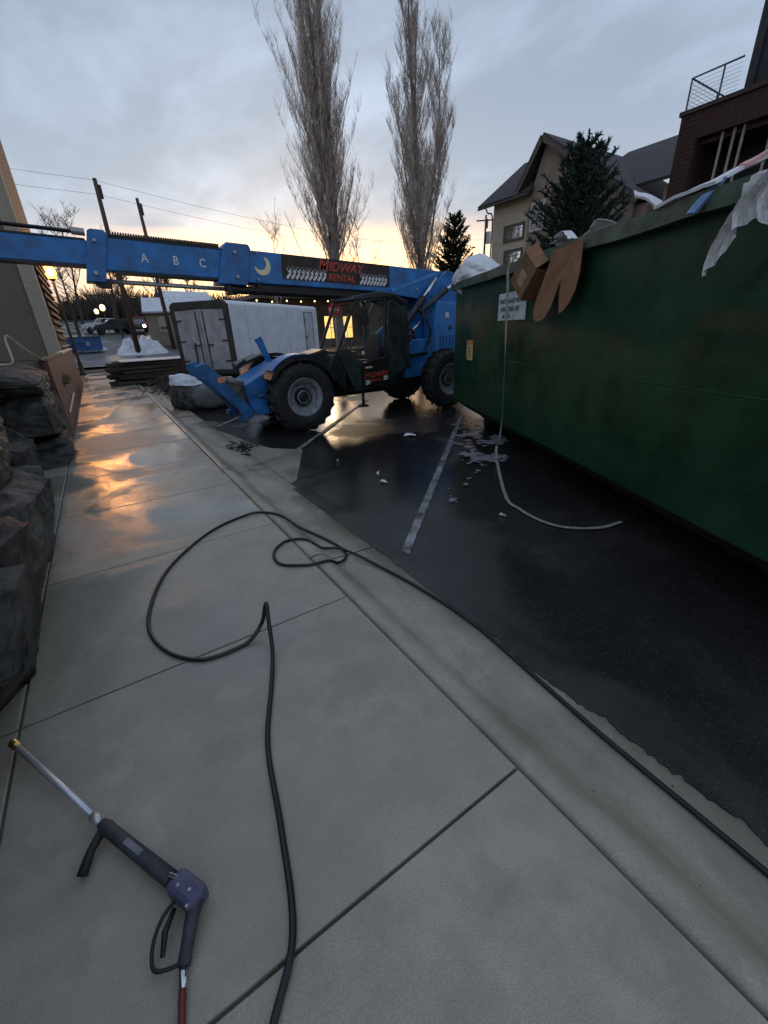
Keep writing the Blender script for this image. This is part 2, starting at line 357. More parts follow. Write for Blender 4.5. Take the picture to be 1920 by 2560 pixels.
# rolled kerb and gutter in lengths of two slabs
kerb = tag(MB().box(1.074, 1.72, -4.4, 30.2, -.2, -.145).build('kerb', joint_m), kind='structure')
prof = [(1.078, -.14), (1.078, -.006), (1.10, .002), (1.15, .0), (1.19, -.012), (1.235, -.052), (1.27, -.082), (1.30, -.092), (1.36, -.095), (1.50, -.102), (1.735, -.109), (1.74, -.14)]
kmb = MB(); KL = JS * 2
def kpiece(u, v):
    i = round(u * (len(prof) - 1)); x, z = prof[i]; y = v * (KL - .014)
    return (x, y, z)
kmb.grid(kpiece, len(prof) - 1, 6)
kp = kmb.build('kerb_stone', curbmat, kerb, smooth=True); ky = .68 - .85 - KL; kp.location = (0, ky, 0)
for i in range(1, 10):
    o = inst(kp, 'kerb_stone', kerb, (0, ky + KL * i, 0))
# ragged asphalt lip over the gutter edge and the pale patch of the driveway apron
random.seed(3)
mb = MB(); top = []; n = 420
for i in range(n + 1):
    y = -4.4 + 9.2 * i / n
    e = 1.685 + .022 * noise.noise((y * 1.3, 0, 0)) + (.03 if y < 1.3 else .016) * noise.noise((y * 7, 5, 0)) + (.03 if y < 1.3 else .008) * noise.noise((y * 37, 9, 0)) - (.02 if y < 1.2 else 0)
    top.append((e, y))
mb.v = [(x, y, LOT + .019) for x, y in top] + [(1.88, y, LOT + .010) for x, y in top] + [(x - .004, y, LOT - .03) for x, y in top]
mb.f = [(i, n + 1 + i, n + 2 + i, i + 1) for i in range(n)] + [(2 * n + 2 + i, i, i + 1, 2 * n + 3 + i) for i in range(n)]
mb.build('asphalt_edge', asphalt, lot)
apron_m = wet_material('apron_concrete', (.38, .335, .27), (.24, .215, .18), .55, .25, .9, .35, .6, 120, .4, (.10, .08, .06), (1, 1, 1))
mb = MB(); ap = [(1.744, 5.05), (1.86, 5.12), (2.55, 6.55), (2.15, 7.0), (1.98, 7.6), (1.86, 8.6), (1.744, 9.2)]
mb.prism(ap, 'z', LOT - .02, LOT + .012); mb.build('apron', apron_m, lot)
# painted bay lines, worn
def line(a, b, w, seed):
    a = Vector((*a, 0)); b = Vector((*b, 0)); d = (b - a); l = d.length; d.normalize(); sdv = Vector((-d.y, d.x, 0)); n = max(6, int(l / .08)); mb = MB()
    for i in range(n + 1):
        p = a + d * l * i / n
        for sgn in (-1, 1):
            q = p + sdv * sgn * (w / 2 + .010 * noise.noise((i * .6, sgn * 3, seed))); mb.v.append((q.x, q.y, LOT + .0085 + .0))
    mb.f = [(2 * i, 2 * i + 2, 2 * i + 3, 2 * i + 1) for i in range(n)]
    o = mb.build('painted_line', paint_w, lot); return o
line((1.80, 2.55), (6.6, 6.9), .085, 1); line((2.43, 6.54), (6.2, 10.4), .085, 2); line((1.84, 9.66), (5.2, 13.4), .085, 3); line((1.95, 13.3), (5.5, 17.1), .10, 4)
# standing water
def puddle(pts, seed):
    c = crv([(x, y, 0) for x, y in pts] + [(*pts[0], 0)], 8)[:-1]; cx = sum(p.x for p in c) / len(c); cy = sum(p.y for p in c) / len(c); mb = MB()
    mb.v = [(cx, cy, 0)] + [(p.x + .05 * noise.noise((p.x * 4, p.y * 4, seed)), p.y + .05 * noise.noise((p.x * 4, p.y * 4, seed + 9)), 0) for p in c]
    mb.f = [(0, i, i % len(c) + 1) for i in range(1, len(c) + 1)]
    return mb
wet_sheen_m = M('grey_sheen', (.34, .345, .38), .18, col2=(.16, .165, .18), scale=9, pos=True, bump=.6, bscale=35)
def slush(path, w, n, seed, label):  # pale flecks whose colour stands in for the gleam of a wet patch
    c = crv([(x, y, 0) for x, y in path], 20); rg = random.Random(seed); mb = MB()
    for k in range(n):
        t = rg.random(); p = c[int(t * (len(c) - 1))]; ww = w * (.35 + .65 * math.sin(math.pi * (.1 + .8 * t))); x = p.x + rg.gauss(0, ww * .55); y = p.y + rg.gauss(0, ww * .55); r = ww * rg.uniform(.08, .55) * (1 if k % 4 == 0 else .45)
        o = len(mb.v); m = 18; zz = LOT + .0092 + .00012 * k; mb.v.append((x, y, zz + .004))
        for q in range(m):
            a = 2 * math.pi * q / m; rr = r * (1 + .75 * noise.noise((math.cos(a) * 1.3 + x * 9, math.sin(a) * 1.3 + y * 9, seed)) + .3 * rg.uniform(-1, 1)); mb.v.append((x + rr * math.cos(a) * 1.25, y + rr * math.sin(a), zz))
        mb.f += [(o, o + 1 + q, o + 1 + (q + 1) % m) for q in range(m)]
    return tag(mb.build('slush', wet_sheen_m, smooth=True), label, 'slush', kind='stuff')
slush([(5.95, 6.15), (5.45, 5.5), (5.0, 4.9), (4.6, 4.35), (4.3, 3.95)], .30, 90, 1, 'pale flecks painted as the bright sheen of wet tarmac beside the dumpster')
slush([(4.3, 4.0), (3.75, 3.7), (3.25, 3.42), (2.95, 3.2)], .08, 40, 4, 'thin tail of pale flecks painted as wet sheen towards the bay line')

# ------------------------------------------------------------------ telehandler (nose towards -X, cab on the near side)
TH = (5.1, 8.8, LOT)
th = thing('telehandler', 'blue telescopic handler with black cab and long raised boom over the sidewalk', 'telehandler', TH)
def tp(mb, name, mat, parent=None, **kw): return mb.build(name, mat, parent or th, TH, **kw)
def sp(mb, name, mat, par, **kw): return mb.build(name, mat, par, TH, **kw)     # sub-part of a part whose own origin is the machine's
R_T = .69
def wheel(cx, cy, side, steer=0.):
    cz = LOT + R_T - .01; ax = Vector((math.sin(steer), -math.cos(steer), 0)) * side     # points outwards
    c = Vector((cx, cy, cz))
    w = tp(MB().lathe([(0.0, .075), (.10, .075), (.105, .13), (.13, .13), (.14, .065), (.215, .045), (.225, .07), (.27, .085), (.285, .15), (.325, .18), (.355, .205), (.37, .20), (.372, .17), (.35, .1), (.33, -.15), (.36, -.2), (.0, -.2)], c, ax, 40), 'wheel', rim_m, smooth=False)
    ty = MB().lathe([(.36, .19), (.40, .222), (.48, .235), (.56, .228), (.61, .212), (.635, .17), (.645, 0), (.635, -.17), (.61, -.212), (.5, -.235), (.4, -.222), (.36, -.19)], c, ax, 48)
    u = ax.orthogonal().normalized(); u = Vector((1, 0, 0)) - ax * ax.x; u.normalize(); v = ax.cross(u)
    for s in (-1, 1):
        for k in range(20):
            a = 2 * math.pi * (k + (.5 if s > 0 else 0)) / 20
            for (h0, h1, da0, da1, r0, r1) in ((.0, .13, .0, .13, .69, .69), (.13, .225, .13, .18, .69, .60)):
                vs_ = []
                for (h, da, rr) in ((h0, da0, r0), (h1, da1, r1)):
                    for (dw, rad) in ((-.042, .615 if rr > .62 else .56), (.042, .615 if rr > .62 else .56), (.034, rr), (-.034, rr)):
                        t = a + da + dw; vs_.append(c + ax * (h * s) + (u * math.cos(t) + v * math.sin(t)) * rad)
                ty.add(vs_, [(0, 1, 2, 3), (7, 6, 5, 4), (0, 4, 5, 1), (1, 5, 6, 2), (2, 6, 7, 3), (3, 7, 4, 0)])
    sp(ty, 'tyre', rubber, w)
    hb = MB().lathe([(0, .175), (.07, .175), (.09, .15), (.10, .09)], c, ax, 20)
    hb.lathe([(.0, .095), (.175, .095), (.18, .05)], c, ax, 24)
    for k in range(10):
        t = 2 * math.pi * k / 10; p = c + (u * math.cos(t) + v * math.sin(t)) * .145; hb.tube([p + ax * .09, p + ax * .115], .013, 6)
    sp(hb, 'hub', black_m, w)
    return w
WX0, WX1, WYN, WYF = 3.22, 7.02, 7.96, 9.80
R_T = .69
wheel(WX0, WYN, 1); wheel(WX1, WYN, 1); wheel(WX0 + .1, WYF, -1); wheel(WX1, WYF, -1)
tp(MB().box(2.75, 7.9, 8.45, 9.3, .38, .82), 'chassis', black_m, bevel=.02)
for x in (WX0, WX1): tp(MB().box(x - .13, x + .13, 8.15, 9.6, .42, .68), 'axle', black_m, bevel=.02); tp(MB().tube([(x - .25, 8.2, .56), (x - .25, 9.55, .56)], .05, 8), 'steering_rod', black_m)
# blue nose frame with stabiliser
nose = [(2.22, .84), (2.55, 1.0), (3.02, 1.20), (3.35, 1.22), (3.35, .55), (2.78, .26), (2.36, .25), (2.26, .5)]
tp(MB().prism(nose, 'y', 8.28, 8.42).prism(nose, 'y', 9.18, 9.32).add([(2.22, 8.42, .84), (2.22, 9.18, .84), (3.02, 9.18, 1.19), (3.02, 8.42, 1.19)], [(0, 1, 2, 3)]).box(2.5, 3.2, 8.42, 9.18, .42, .95), 'nose_frame', blue, bevel=.012)
tp(MB().box(2.30, 2.55, 8.24, 8.275, .62, .74).tube([(2.62, 8.22, .62), (2.62, 8.45, .62)], .07, 12).tube([(2.45, 8.25, .60), (2.62, 8.25, .66)], .035, 8).box(2.60, 2.72, 8.2, 8.27, .28, .52), 'nose_bracket', blue_d, bevel=.008)
def stab(y, name):
    a = MB().prism([(1.42, 1.25), (1.60, 1.29), (1.68, 1.22), (1.90, .90), (2.20, .52), (2.36, .34), (2.28, .20), (2.12, .22), (2.04, .42), (1.72, .80), (1.54, 1.0), (1.46, 1.02)], 'y', y - .07, y + .07)
    a.box(2.02, 2.20, y - .09, y + .09, .18, .28)
    return tp(a, name, blue_d, bevel=.012)
stab(8.38, 'stabiliser_arm'); stab(9.25, 'stabiliser_arm')
for y in (8.52, 9.1): tp(MB().tube([(1.62, y, 1.16), (2.2, y, .72)], .05, 10), 'stabiliser_cylinder', blue_d, smooth=True)
tp(MB().add([(1.92, 8.46, .92), (1.92, 9.17, .92), (2.26, 9.17, .90), (2.26, 8.46, .90), (2.16, 8.46, .42), (2.16, 9.17, .42), (2.42, 9.17, .36), (2.42, 8.46, .36)], [(0, 1, 2, 3), (4, 7, 6, 5), (0, 3, 7, 4), (1, 5, 6, 2), (0, 4, 5, 1), (3, 2, 6, 7)]), 'stabiliser_pad', M('muddy_steel', (.10, .09, .075), .75, var=.4, scale=8))
tp(MB().box(1.75, 1.88, 8.30, 8.308, .93, 1.03), 'reflector', M('reflector_orange', (.75, .28, .15), .5))
tp(MB().bar((3.12, 9.36, 1.16), (2.98, 9.36, 1.58), .10, .12).bar((2.99, 9.36, 1.56), (2.94, 9.36, 1.66), .13, .13), 'front_post', blue)
# mudguards
def guard(cx, y0, y1, a0, a1, rr, name):
    mb = MB(); cz = LOT + R_T
    mb.grid(lambda u, v: (cx + rr * math.cos(R(a0 + (a1 - a0) * u)), y0 + (y1 - y0) * v, cz + rr * math.sin(R(a0 + (a1 - a0) * u))), 20, 1)
    mb.grid(lambda u, v: (cx + (rr - .07 * v) * math.cos(R(a0 + (a1 - a0) * u)), y0, cz + (rr - .07 * v) * math.sin(R(a0 + (a1 - a0) * u))), 20, 1)
    return tp(mb, name, black_m, solid=.012)
guard(WX0, 7.74, 8.24, 150, 20, .755, 'mudguard'); guard(WX0 + .1, 9.56, 10.06, 165, 30, .765, 'mudguard')
tp(MB().grid(lambda u, v: (WX0 + .785 * math.cos(R(138 - 62 * u)), 7.80 + .44 * v, LOT + R_T + .785 * math.sin(R(138 - 62 * u))), 14, 1), 'mudguard_plate', blue, solid=.012)
tp(MB().bar((2.45, 9.55, 1.14), (2.95, 9.6, 1.30), .5, .06).bar((2.38, 9.36, 1.09), (2.62, 9.36, 1.22), .08, .10), 'far_guard_flap', black_m)
# cab
Y0, Y1 = 7.84, 8.74
side = [(4.05, 1.33), (4.50, 2.24), (5.40, 2.33), (5.74, 2.18), (5.82, .90), (5.46, .55), (4.44, .52), (4.20, .98)]
cabf = MB()
for y in (Y0 + .03, Y1 - .03):
    for a, b, w in ((0, 1, .06), (3, 4, .10), (1, 2, .07), (2, 3, .07)):
        pa, pb = side[a], side[b]; cabf.bar((pa[0], y, pa[1]), (pb[0], y, pb[1]), .06, w, (0, 1, 0))
    cabf.bar((5.24, y, .62), (5.22, y, 2.29), .06, .075, (0, 1, 0))
for (x, z) in (side[0], side[1], side[3]): cabf.bar((x, Y0 + .06, z), (x, Y1 - .06, z), .06, .06)
tp(cabf, 'cab_frame', dgreen, bevel=.012)
roof = [(4.40, 2.27), (4.52, 2.35), (5.05, 2.42), (5.45, 2.40), (5.80, 2.23), (5.76, 2.17), (5.42, 2.33), (4.50, 2.27)]
tp(MB().prism(roof, 'y', Y0 - .03, Y1 + .03), 'cab_roof', dgreen, bevel=.015)
tp(MB().prism([(4.20, .98), (4.44, .52), (5.46, .55), (5.80, .90), (5.80, 1.02), (4.22, 1.02)], 'y', Y0 + .10, Y1), 'cab_floor', dgreen, bevel=.02)
tp(MB().prism([(3.95, 1.28), (4.06, 1.33), (4.22, 1.02), (4.22, .60), (4.02, .74), (3.80, 1.0)], 'y', Y0 + .02, Y1), 'dashboard', black_m, bevel=.02)
tp(MB().prism([(3.60, 1.32), (3.98, 1.40), (4.1, 1.26), (3.9, .95), (3.75, 1.12)], 'y', 8.25, 8.9), 'instrument_cowl', black_m, bevel=.03)
tp(MB().quad((4.06, Y0 + .08, 1.36), (4.06, Y1 - .08, 1.36), (4.49, Y1 - .08, 2.22), (4.49, Y0 + .08, 2.22)), 'windscreen', glass)
wb = MB()
for t in (.74, .80, .86, .92): wb.bar((4.06 + .43 * t - .02, Y0 + .09, 1.36 + .86 * t), (4.06 + .43 * t - .02, Y1 - .09, 1.36 + .86 * t), .014, .014)
for q in (.3, .55, .8): wb.bar((4.36, Y0 + .09 + q * .72, 2.0), (4.47, Y0 + .09 + q * .72, 2.22), .012, .012)
tp(wb, 'roof_guard', black_m)
tp(MB().quad((4.16, Y0 + .02, 1.40), (5.18, Y0 + .02, 1.24), (5.18, Y0 + .02, 2.24), (4.54, Y0 + .02, 2.19)), 'side_window', glass)
tp(MB().quad((4.16, Y1 - .02, 1.40), (5.18, Y1 - .02, 1.24), (5.18, Y1 - .02, 2.24), (4.54, Y1 - .02, 2.19)), 'side_window', glass)
tp(MB().prism([(5.28, .66), (5.74, .94), (5.70, 2.14), (5.40, 2.27), (5.28, 2.26)], 'y', Y0 - .005, Y0 + .03), 'rear_quarter_panel', M('rear_quarter_dark_glass', (.03, .045, .042), .22, var=.3, scale=4), bevel=.015)
tp(MB().prism([(5.28, .95), (5.74, .94), (5.74, 1.35), (5.28, 1.3)], 'y', Y1 - .04, Y1), 'rear_quarter_panel', dgreen)
door = tp(MB().prism([(4.58, .56), (5.22, .58), (5.25, 1.20), (4.60, 1.10)], 'y', Y0 - .04, Y0 + .02), 'door', M('door_black', (.012, .012, .012), .4, var=.3, scale=5), bevel=.012)
tp(MB().prism([(4.18, 1.0), (4.06, 1.32), (4.14, 1.40), (4.42, 1.32), (4.56, 1.08), (4.56, .56), (4.42, .53)], 'y', Y0 - .02, Y0 + .03), 'door_pillar_panel', M('door_panel_green', (.028, .040, .036), .5, var=.3, scale=5), bevel=.012)
RX = (R(90), 0, 0)
def onth(x, y, z): return (x - TH[0], y - TH[1], z - TH[2])
text('M', .17, red_t, door, onth(4.615, Y0 - .046, .775), (R(90), R(-5), 0), shear=.25, align='LEFT')
text('IDWAY', .14, red_t, door, onth(4.76, Y0 - .046, .787), (R(90), R(-5), 0), shear=.25, align='LEFT', sx=1.0)
text('RENTAL', .085, red_t, door, onth(4.74, Y0 - .046, .69), (R(90), R(-5), 0), shear=.1, align='LEFT')
def chev(parent, x, y, z, s, n, step, dz=0., off=TH):
    mb = MB()
    for i in range(n):
        cx, cz = x + i * step, z + dz * i
        for (ax_, az_, bx, bz, w) in ((-.35, -.5, .05, -.05, .14), (.05, -.05, -.10, .38, .16), (-.10, .38, -.22, .5, .14)):
            mb.bar((cx + ax_ * s, y, cz + az_ * s), (cx + bx * s, y, cz + bz * s), .004, w * s * 1.7, (0, 0, 1))
        mb.tube([(cx - .16 * s, y - .002, cz + .35 * s), (cx - .16 * s, y + .002, cz + .35 * s)], .17 * s, 8)
    return mb
sp(chev(door, 4.66, Y0 - .046, .70, .085, 3, .035), 'tread_mark', white_t, door); sp(chev(door, 5.12, Y0 - .046, .76, .085, 3, .035), 'tread_mark', white_t, door)
sp(MB().box(4.64, 4.82, Y0 - .047, Y0 - .043, .985, 1.02), 'sticker', M('sticker_yellow', (.7, .62, .35), .6, var=.4, scale=40), door)
tp(MB().bar((4.57, Y0 - .01, .58), (4.57, Y0 - .01, .22), .05, .04).box(4.47, 4.67, Y0 - .06, Y0 + .08, .20, .235), 'step', black_m)
seat = tp(MB().prism([(4.75, 1.0), (5.18, 1.0), (5.20, 1.12), (4.74, 1.14)], 'y', 8.05, 8.52).prism([(5.06, 1.10), (5.20, 1.10), (5.30, 1.58), (5.22, 1.66), (5.14, 1.62)], 'y', 8.06, 8.51), 'seat', M('seat_black', (.03, .03, .032), .7), bevel=.04)
sw = MB(); ringp = [(4.50 + .17 * math.cos(t) * .5, 8.28 + .19 * math.sin(t), 1.40 + .17 * math.cos(t) * .55) for t in [2 * math.pi * k / 20 for k in range(21)]]
sw.tube(ringp, .014, 6, False).tube([(4.50, 8.28, 1.40), (4.30, 8.28, 1.02)], .025, 6); sw.bar((4.5, 8.1, 1.4), (4.5, 8.46, 1.4), .02, .012)
tp(sw, 'steering_wheel', black_m)
tp(MB().tube([(4.50, Y0, 1.98), (4.54, Y0 - .18, 1.98)], .014, 6).box(4.48, 4.66, Y0 - .22, Y0 - .18, 1.86, 2.12), 'mirror', black_m, bevel=.01)
tp(MB().box(4.60, 4.66, Y0 - .012, Y0 + .0, 1.26, 1.33), 'door_latch', M('latch_white', (.6, .62, .66), .5))
# rear tower, engine side and counterweight
tower = [(5.95, .85), (5.92, 1.55), (6.35, 1.85), (7.15, 2.55), (7.75, 2.98), (8.15, 2.92), (8.25, 2.2), (8.25, .75)]
tp(MB().prism(tower, 'y', 8.82, 8.90).prism(tower, 'y', 9.50, 9.58), 'boom_tower', blue, bevel=.012)
tp(MB().prism([(6.05, .62), (6.05, 1.30), (6.32, 1.48), (6.95, 1.48), (6.95, .62)], 'y', 8.30, 8.80), 'tank', blue, bevel=.03)
hood = tp(MB().prism([(6.98, 1.05), (6.98, 1.9), (7.12, 2.28), (8.3, 2.22), (8.35, 1.05)], 'y', 8.36, 8.80), 'engine_panel', M('panel_light_blue', (.045, .22, .55), .42, var=.12, scale=3), bevel=.02)
gm = MB()
for i in range(7): gm.box(7.16 + i * .10, 7.20 + i * .10, 8.335, 8.36, 1.16, 1.52)
sp(gm, 'grille', blue, hood); sp(MB().box(7.32, 7.42, 8.345, 8.36, 1.92, 2.04), 'decal', white_t, hood); sp(MB().box(7.44, 7.50, 8.33, 8.36, 1.66, 1.74), 'latch', black_m, hood)
def cylinder(a, b, fr, rb, rr, name):
    a = Vector(a); b = Vector(b); m = a.lerp(b, fr)
    o = tp(MB().tube([a, m], rb, 16).tube([m, m + (b - a).normalized() * .03], rb * 1.15, 16), name, dgreen, smooth=False)
    sp(MB().tube([m, b], rr, 14), 'rod', chrome, o, smooth=True); return o
cylinder((6.05, 8.70, 1.50), (7.32, 8.72, 2.78), .66, .085, .045, 'lift_cylinder')
cylinder((6.00, 8.60, 1.28), (6.75, 8.62, 1.85), .62, .075, .04, 'compensation_cylinder'); cylinder((6.65, 8.50, 2.05), (7.75, 8.56, 2.68), .75, .06, .04, 'tilt_cylinder')
hz = MB()
for k in range(5):
    o = k * .03
    hz.tube(crv([(5.95 + o, 8.55, .9), (6.02 + o, 8.42, 1.25), (6.25 + o, 8.38, 1.58), (6.5, 8.42 + o, 1.42 - o), (6.62 + o, 8.5, 1.15)], 6), .018, 6)
hz.tube(crv([(6.75, 8.5, 2.2), (6.62, 8.3, 1.95), (6.78, 8.26, 1.65), (6.7, 8.3, 1.35), (6.55, 8.4, 1.1)], 8), .022, 6).tube(crv([(6.9, 8.5, 2.15), (6.70, 8.28, 1.9), (6.74, 8.22, 1.5), (6.6, 8.34, 1.2)], 8), .02, 6)
tp(hz, 'hydraulic_hoses', black_m, smooth=True)
tp(MB().bar((5.85, 8.2, 1.12), (6.7, 8.3, 1.16), .06, .06), 'tie_bar', black_m)
tp(MB().box(7.9, 8.7, 8.4, 9.5, .5, 1.1), 'counterweight', dgreen, bevel=.05)
# boom: own frame, x along the boom towards its tip is negative
BP = Vector((7.92, 9.22, 2.70)); BANG = math.atan(.045)
def bpart(mb, name, mat, par=None, **kw): return mb.build(name, mat, par or boom, None, **kw)
bm_ = MB(); bm_.box(-5.42, .25, -.21, .21, -.275, .275)
boom = bm_.build('boom', blue, th, None, bevel=.018); boom.location = BP - Vector(TH); boom.rotation_euler = (0, BANG, 0)
bpart(MB().prism([(-1.9, -.30), (-.42, .21), (.15, .26), (.36, .1), (.30, -.42), (-.5, -.40)], 'y', -.25, -.215).prism([(-1.9, -.30), (-.42, .21), (.15, .26), (.36, .1), (.30, -.42), (-.5, -.40)], 'y', .215, .25), 'boom_heel_plate', blue, bevel=.01)
bpart(MB().bar((-1.75, -.24, -.24), (-.45, -.24, .20), .05, .06).bar((-.42, -.235, .20), (-.34, -.235, -.38), .04, .05), 'heel_brace', M('light_blue_edge', (.06, .26, .62), .4))
bpart(MB().prism([(-5.66, -.33), (-5.50, .27), (-5.43, .36), (-5.02, .36), (-4.98, .30), (-5.10, -.33)], 'y', -.235, .235), 'boom_collar', blue, bevel=.015)
mid = bpart(MB().box(-7.45, -5.45, -.175, .175, -.235, .235), 'boom_middle_section', blue_d if False else blue, bevel=.014)
bpart(MB().prism([(-7.74, -.42), (-7.57, .30), (-7.52, .33), (-7.34, .33), (-7.30, .28), (-7.46, -.42)], 'y', -.205, .205), 'boom_collar', blue, bevel=.012)
bpart(MB().box(-11.2, -7.4, -.14, .14, -.175, .170), 'boom_inner_section', blue, bevel=.012)
bpart(MB().box(-11.2, -7.62, -.150, .15, .172, .195).box(-11.2, -7.62, -.150, .15, -.205, -.177), 'wear_strip', black_m)
bpart(MB().box(-7.30, -5.50, -.180, .18, .237, .255).box(-7.30, -5.50, -.180, .18, -.262, -.237), 'wear_strip', black_m)
bpart(MB().prism([(-11.2, .2), (-11.2, -.2), (-11.9, -.75), (-12.05, -.6), (-11.7, .1)], 'y', -.12, .12), 'boom_head', blue, bevel=.02)
ch = MB(); ch.box(-7.28, -5.55, -.16, -.05, .275, .29)
for i in range(46): x = -7.26 + i * .0375; ch.box(x, x + .022, -.17, -.04, .262, .325)
bpart(ch, 'energy_chain', black_m)
bpart(MB().tube([(-7.6, -.1, .285), (-9.5, -.1, .30), (-11.2, -.1, .315)], .022, 8).tube([(-7.6, -.03, .28), (-11.2, -.03, .31)], .018, 8), 'hydraulic_line', black_m)
bpart(MB().tube([(-7.78, -.1, .29), (-7.60, -.1, .285)], .055, 10), 'pipe_joint', steel)
cylr = bpart(MB().tube([(-5.3, -.06, -.40), (-2.35, -.06, -.385)], .075, 16).tube([(-5.42, -.06, -.40), (-5.30, -.06, -.40)], .095, 16), 'extension_cylinder', black_m)
bpart(MB().tube([(-7.45, -.06, -.39), (-5.3, -.06, -.40)], .036, 14), 'rod', steel, cylr, smooth=True)
bpart(MB().prism([(-7.66, -.40), (-7.36, -.40), (-7.40, -.50), (-7.56, -.50)], 'y', -.14, .02), 'cylinder_mount', black_m, bevel=.01); bpart(MB().box(-5.50, -5.40, -.16, .04, -.50, -.32), 'cylinder_mount', black_m, bevel=.01)
bpart(MB().box(-5.0, -2.2, -.12, .12, -.36, -.28).box(-4.9, -4.86, -.2, .2, -.33, -.276).box(-2.25, -2.2, -.2, .2, -.33, -.276), 'under_rail', black_m)
for x, z, r_ in ((-5.3, .20, .028), (-5.3, -.20, .028), (-7.5, .16, .022), (-7.58, -.30, .03), (-.30, .02, .07), (-1.0, -.18, .035), (-4.9, .24, .02), (-4.9, -.22, .02)): bpart(MB().tube([(x, -.285, z), (x, -.2, z)], r_, 12).tube([(x, -.298, z), (x, -.285, z)], r_ * .6, 6), 'pin', steel)
bt = MB(); bt.box(-4.38, -1.78, -.2165, -.2115, -.17, .272)
ban = bpart(bt, 'banner', banner_m)
def btext(s, size, mat, x, z, par, **kw): return text(s, size, mat, par, (x, -.220, z), (R(90), 0, 0), **kw)
btext('M', .30, red_t, -3.60, .040, ban, shear=.3, align='LEFT'); btext('IDWAY', .235, red_t, -3.345, .055, ban, shear=.3, align='LEFT', sx=1.06); btext('RENTAL', .18, red_t, -3.36, -.125, ban, shear=.1, align='LEFT')
cm = chev(ban, -4.22, -.2195, -.05, .20, 9, .098); bpart(cm, 'tread_mark', white_t, ban); cm = chev(ban, -2.50, -.2195, -.05, .20, 8, .088); bpart(cm, 'tread_mark', white_t, ban)
for s, x in (('A', -6.82), ('B', -6.33), ('C', -5.88)): btext(s, .19, white_t, x, -.075, mid, align='CENTER', sx=.85)
for o in mid.children: o.location.y = -.180
moon = MB()
for k in range(19):
    a = R(-168 + 238 * k / 18); t_ = math.sin(math.pi * (k + .35) / 18.7) ; w_ = .105 * max(.12, t_) ** .55
    moon.v += [(-4.78 + .165 * math.cos(a), -.2165, .03 + .165 * math.sin(a)), (-4.78 + (.165 - w_) * math.cos(a), -.2165, .03 + (.165 - w_) * math.sin(a))]
moon.f = [(2 * i, 2 * i + 2, 2 * i + 3, 2 * i + 1) for i in range(18)]
bpart(moon, 'moon_decal', yellow_t, solid=.004)

# ------------------------------------------------------------------ green roll-off dumpster (x along its side towards the near end, y away from the walk)
DA = math.atan2(-.899, -.438); DO = (6.3, 6.88, LOT)
dp = thing('dumpster', 'tall dark green roll-off dumpster heaped with rubbish beside the wet parking bay', 'dumpster', DO, DA)
DL, DWd, DB, DT = 7.7, 2.4, .42, 2.50
def dent(u, v, side):
    x = u * DL; z = DB + (DT - DB) * v; a = math.sin(math.pi * v) * math.sin(min(1, u * 8) * math.pi / 2)
    return (x, side + (.025 * noise.noise((x * .8, z * .9, side)) + .012 * noise.noise((x * 2.3, z * 2, 3))) * a, z)
mb = MB(); mb.grid(lambda u, v: dent(u, v, 0), 60, 20); mb.grid(lambda u, v: dent(1 - u, v, DWd), 30, 8)
mb.box(-.0, .05, .03, DWd - .03, DB, DT).box(DL - .05, DL, .03, DWd - .03, DB, DT).box(.05, DL - .05, .03, DWd - .03, DB, DB + .05)
mb.grid(lambda u, v: (u * DL, .07, DB + (DT - DB) * v), 1, 1); mb.grid(lambda u, v: (u * DL, DWd - .07, DB + (DT - DB) * v), 1, 1)
mb.build('body', green, dp, smooth=False)
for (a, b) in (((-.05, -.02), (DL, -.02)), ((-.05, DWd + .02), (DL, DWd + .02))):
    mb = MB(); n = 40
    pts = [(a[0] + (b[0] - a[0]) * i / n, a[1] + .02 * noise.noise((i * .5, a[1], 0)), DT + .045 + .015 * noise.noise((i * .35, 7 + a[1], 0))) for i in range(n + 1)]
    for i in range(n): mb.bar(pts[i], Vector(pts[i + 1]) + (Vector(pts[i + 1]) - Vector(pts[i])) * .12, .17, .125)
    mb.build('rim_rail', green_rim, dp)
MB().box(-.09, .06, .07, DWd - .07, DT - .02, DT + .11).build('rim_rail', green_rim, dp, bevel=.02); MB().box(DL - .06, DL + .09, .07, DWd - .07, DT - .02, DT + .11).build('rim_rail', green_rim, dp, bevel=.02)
mb = MB(); mb.tube([(.05 + DL * i / 40 * .98, dent(i / 40 * .98, .47, 0)[1] + .003, 1.32 + .0016 * i + .004 * noise.noise((i * .8, 0, 0))) for i in range(41)], .006, 6)
mb.build('weld_seam', green, dp)
mb = MB(); mb.add([(0, .0, DB), (DL, .0, DB), (DL, .24, .22), (.25, .24, .22), (0, DWd, DB), (DL, DWd, DB), (DL, DWd - .24, .22), (.25, DWd - .24, .22)], [(0, 3, 2, 1), (4, 5, 6, 7), (3, 7, 6, 2), (0, 4, 7, 3), (1, 2, 6, 5)])
mb.build('underside', M('rusty_underside', (.022, .020, .016), .75, var=.5, scale=4), dp)
for y in (.62, 1.6): MB().box(.30, DL - .1, y, y + .14, .012, .22).build('skid_rail', M('rusty_underside', (0, 0, 0)), dp, bevel=.01)
for x in (1.25, DL - .5):
    for y in (.30, 1.86): 
        MB().lathe([(0, 0), (.11, 0), (.11, .24), (0, .24)], (x, y, .13), (0, 1, 0), 18).build('roller', M('rusty_underside', (0, 0, 0)), dp)
for x in (.9, 2.3, 3.7, 5.1, 6.5): MB().box(x, x + .07, .34, DWd - .34, .14, .215).build('cross_member', M('rusty_underside', (0, 0, 0)), dp)
scr = MB(); rs = random.Random(15)
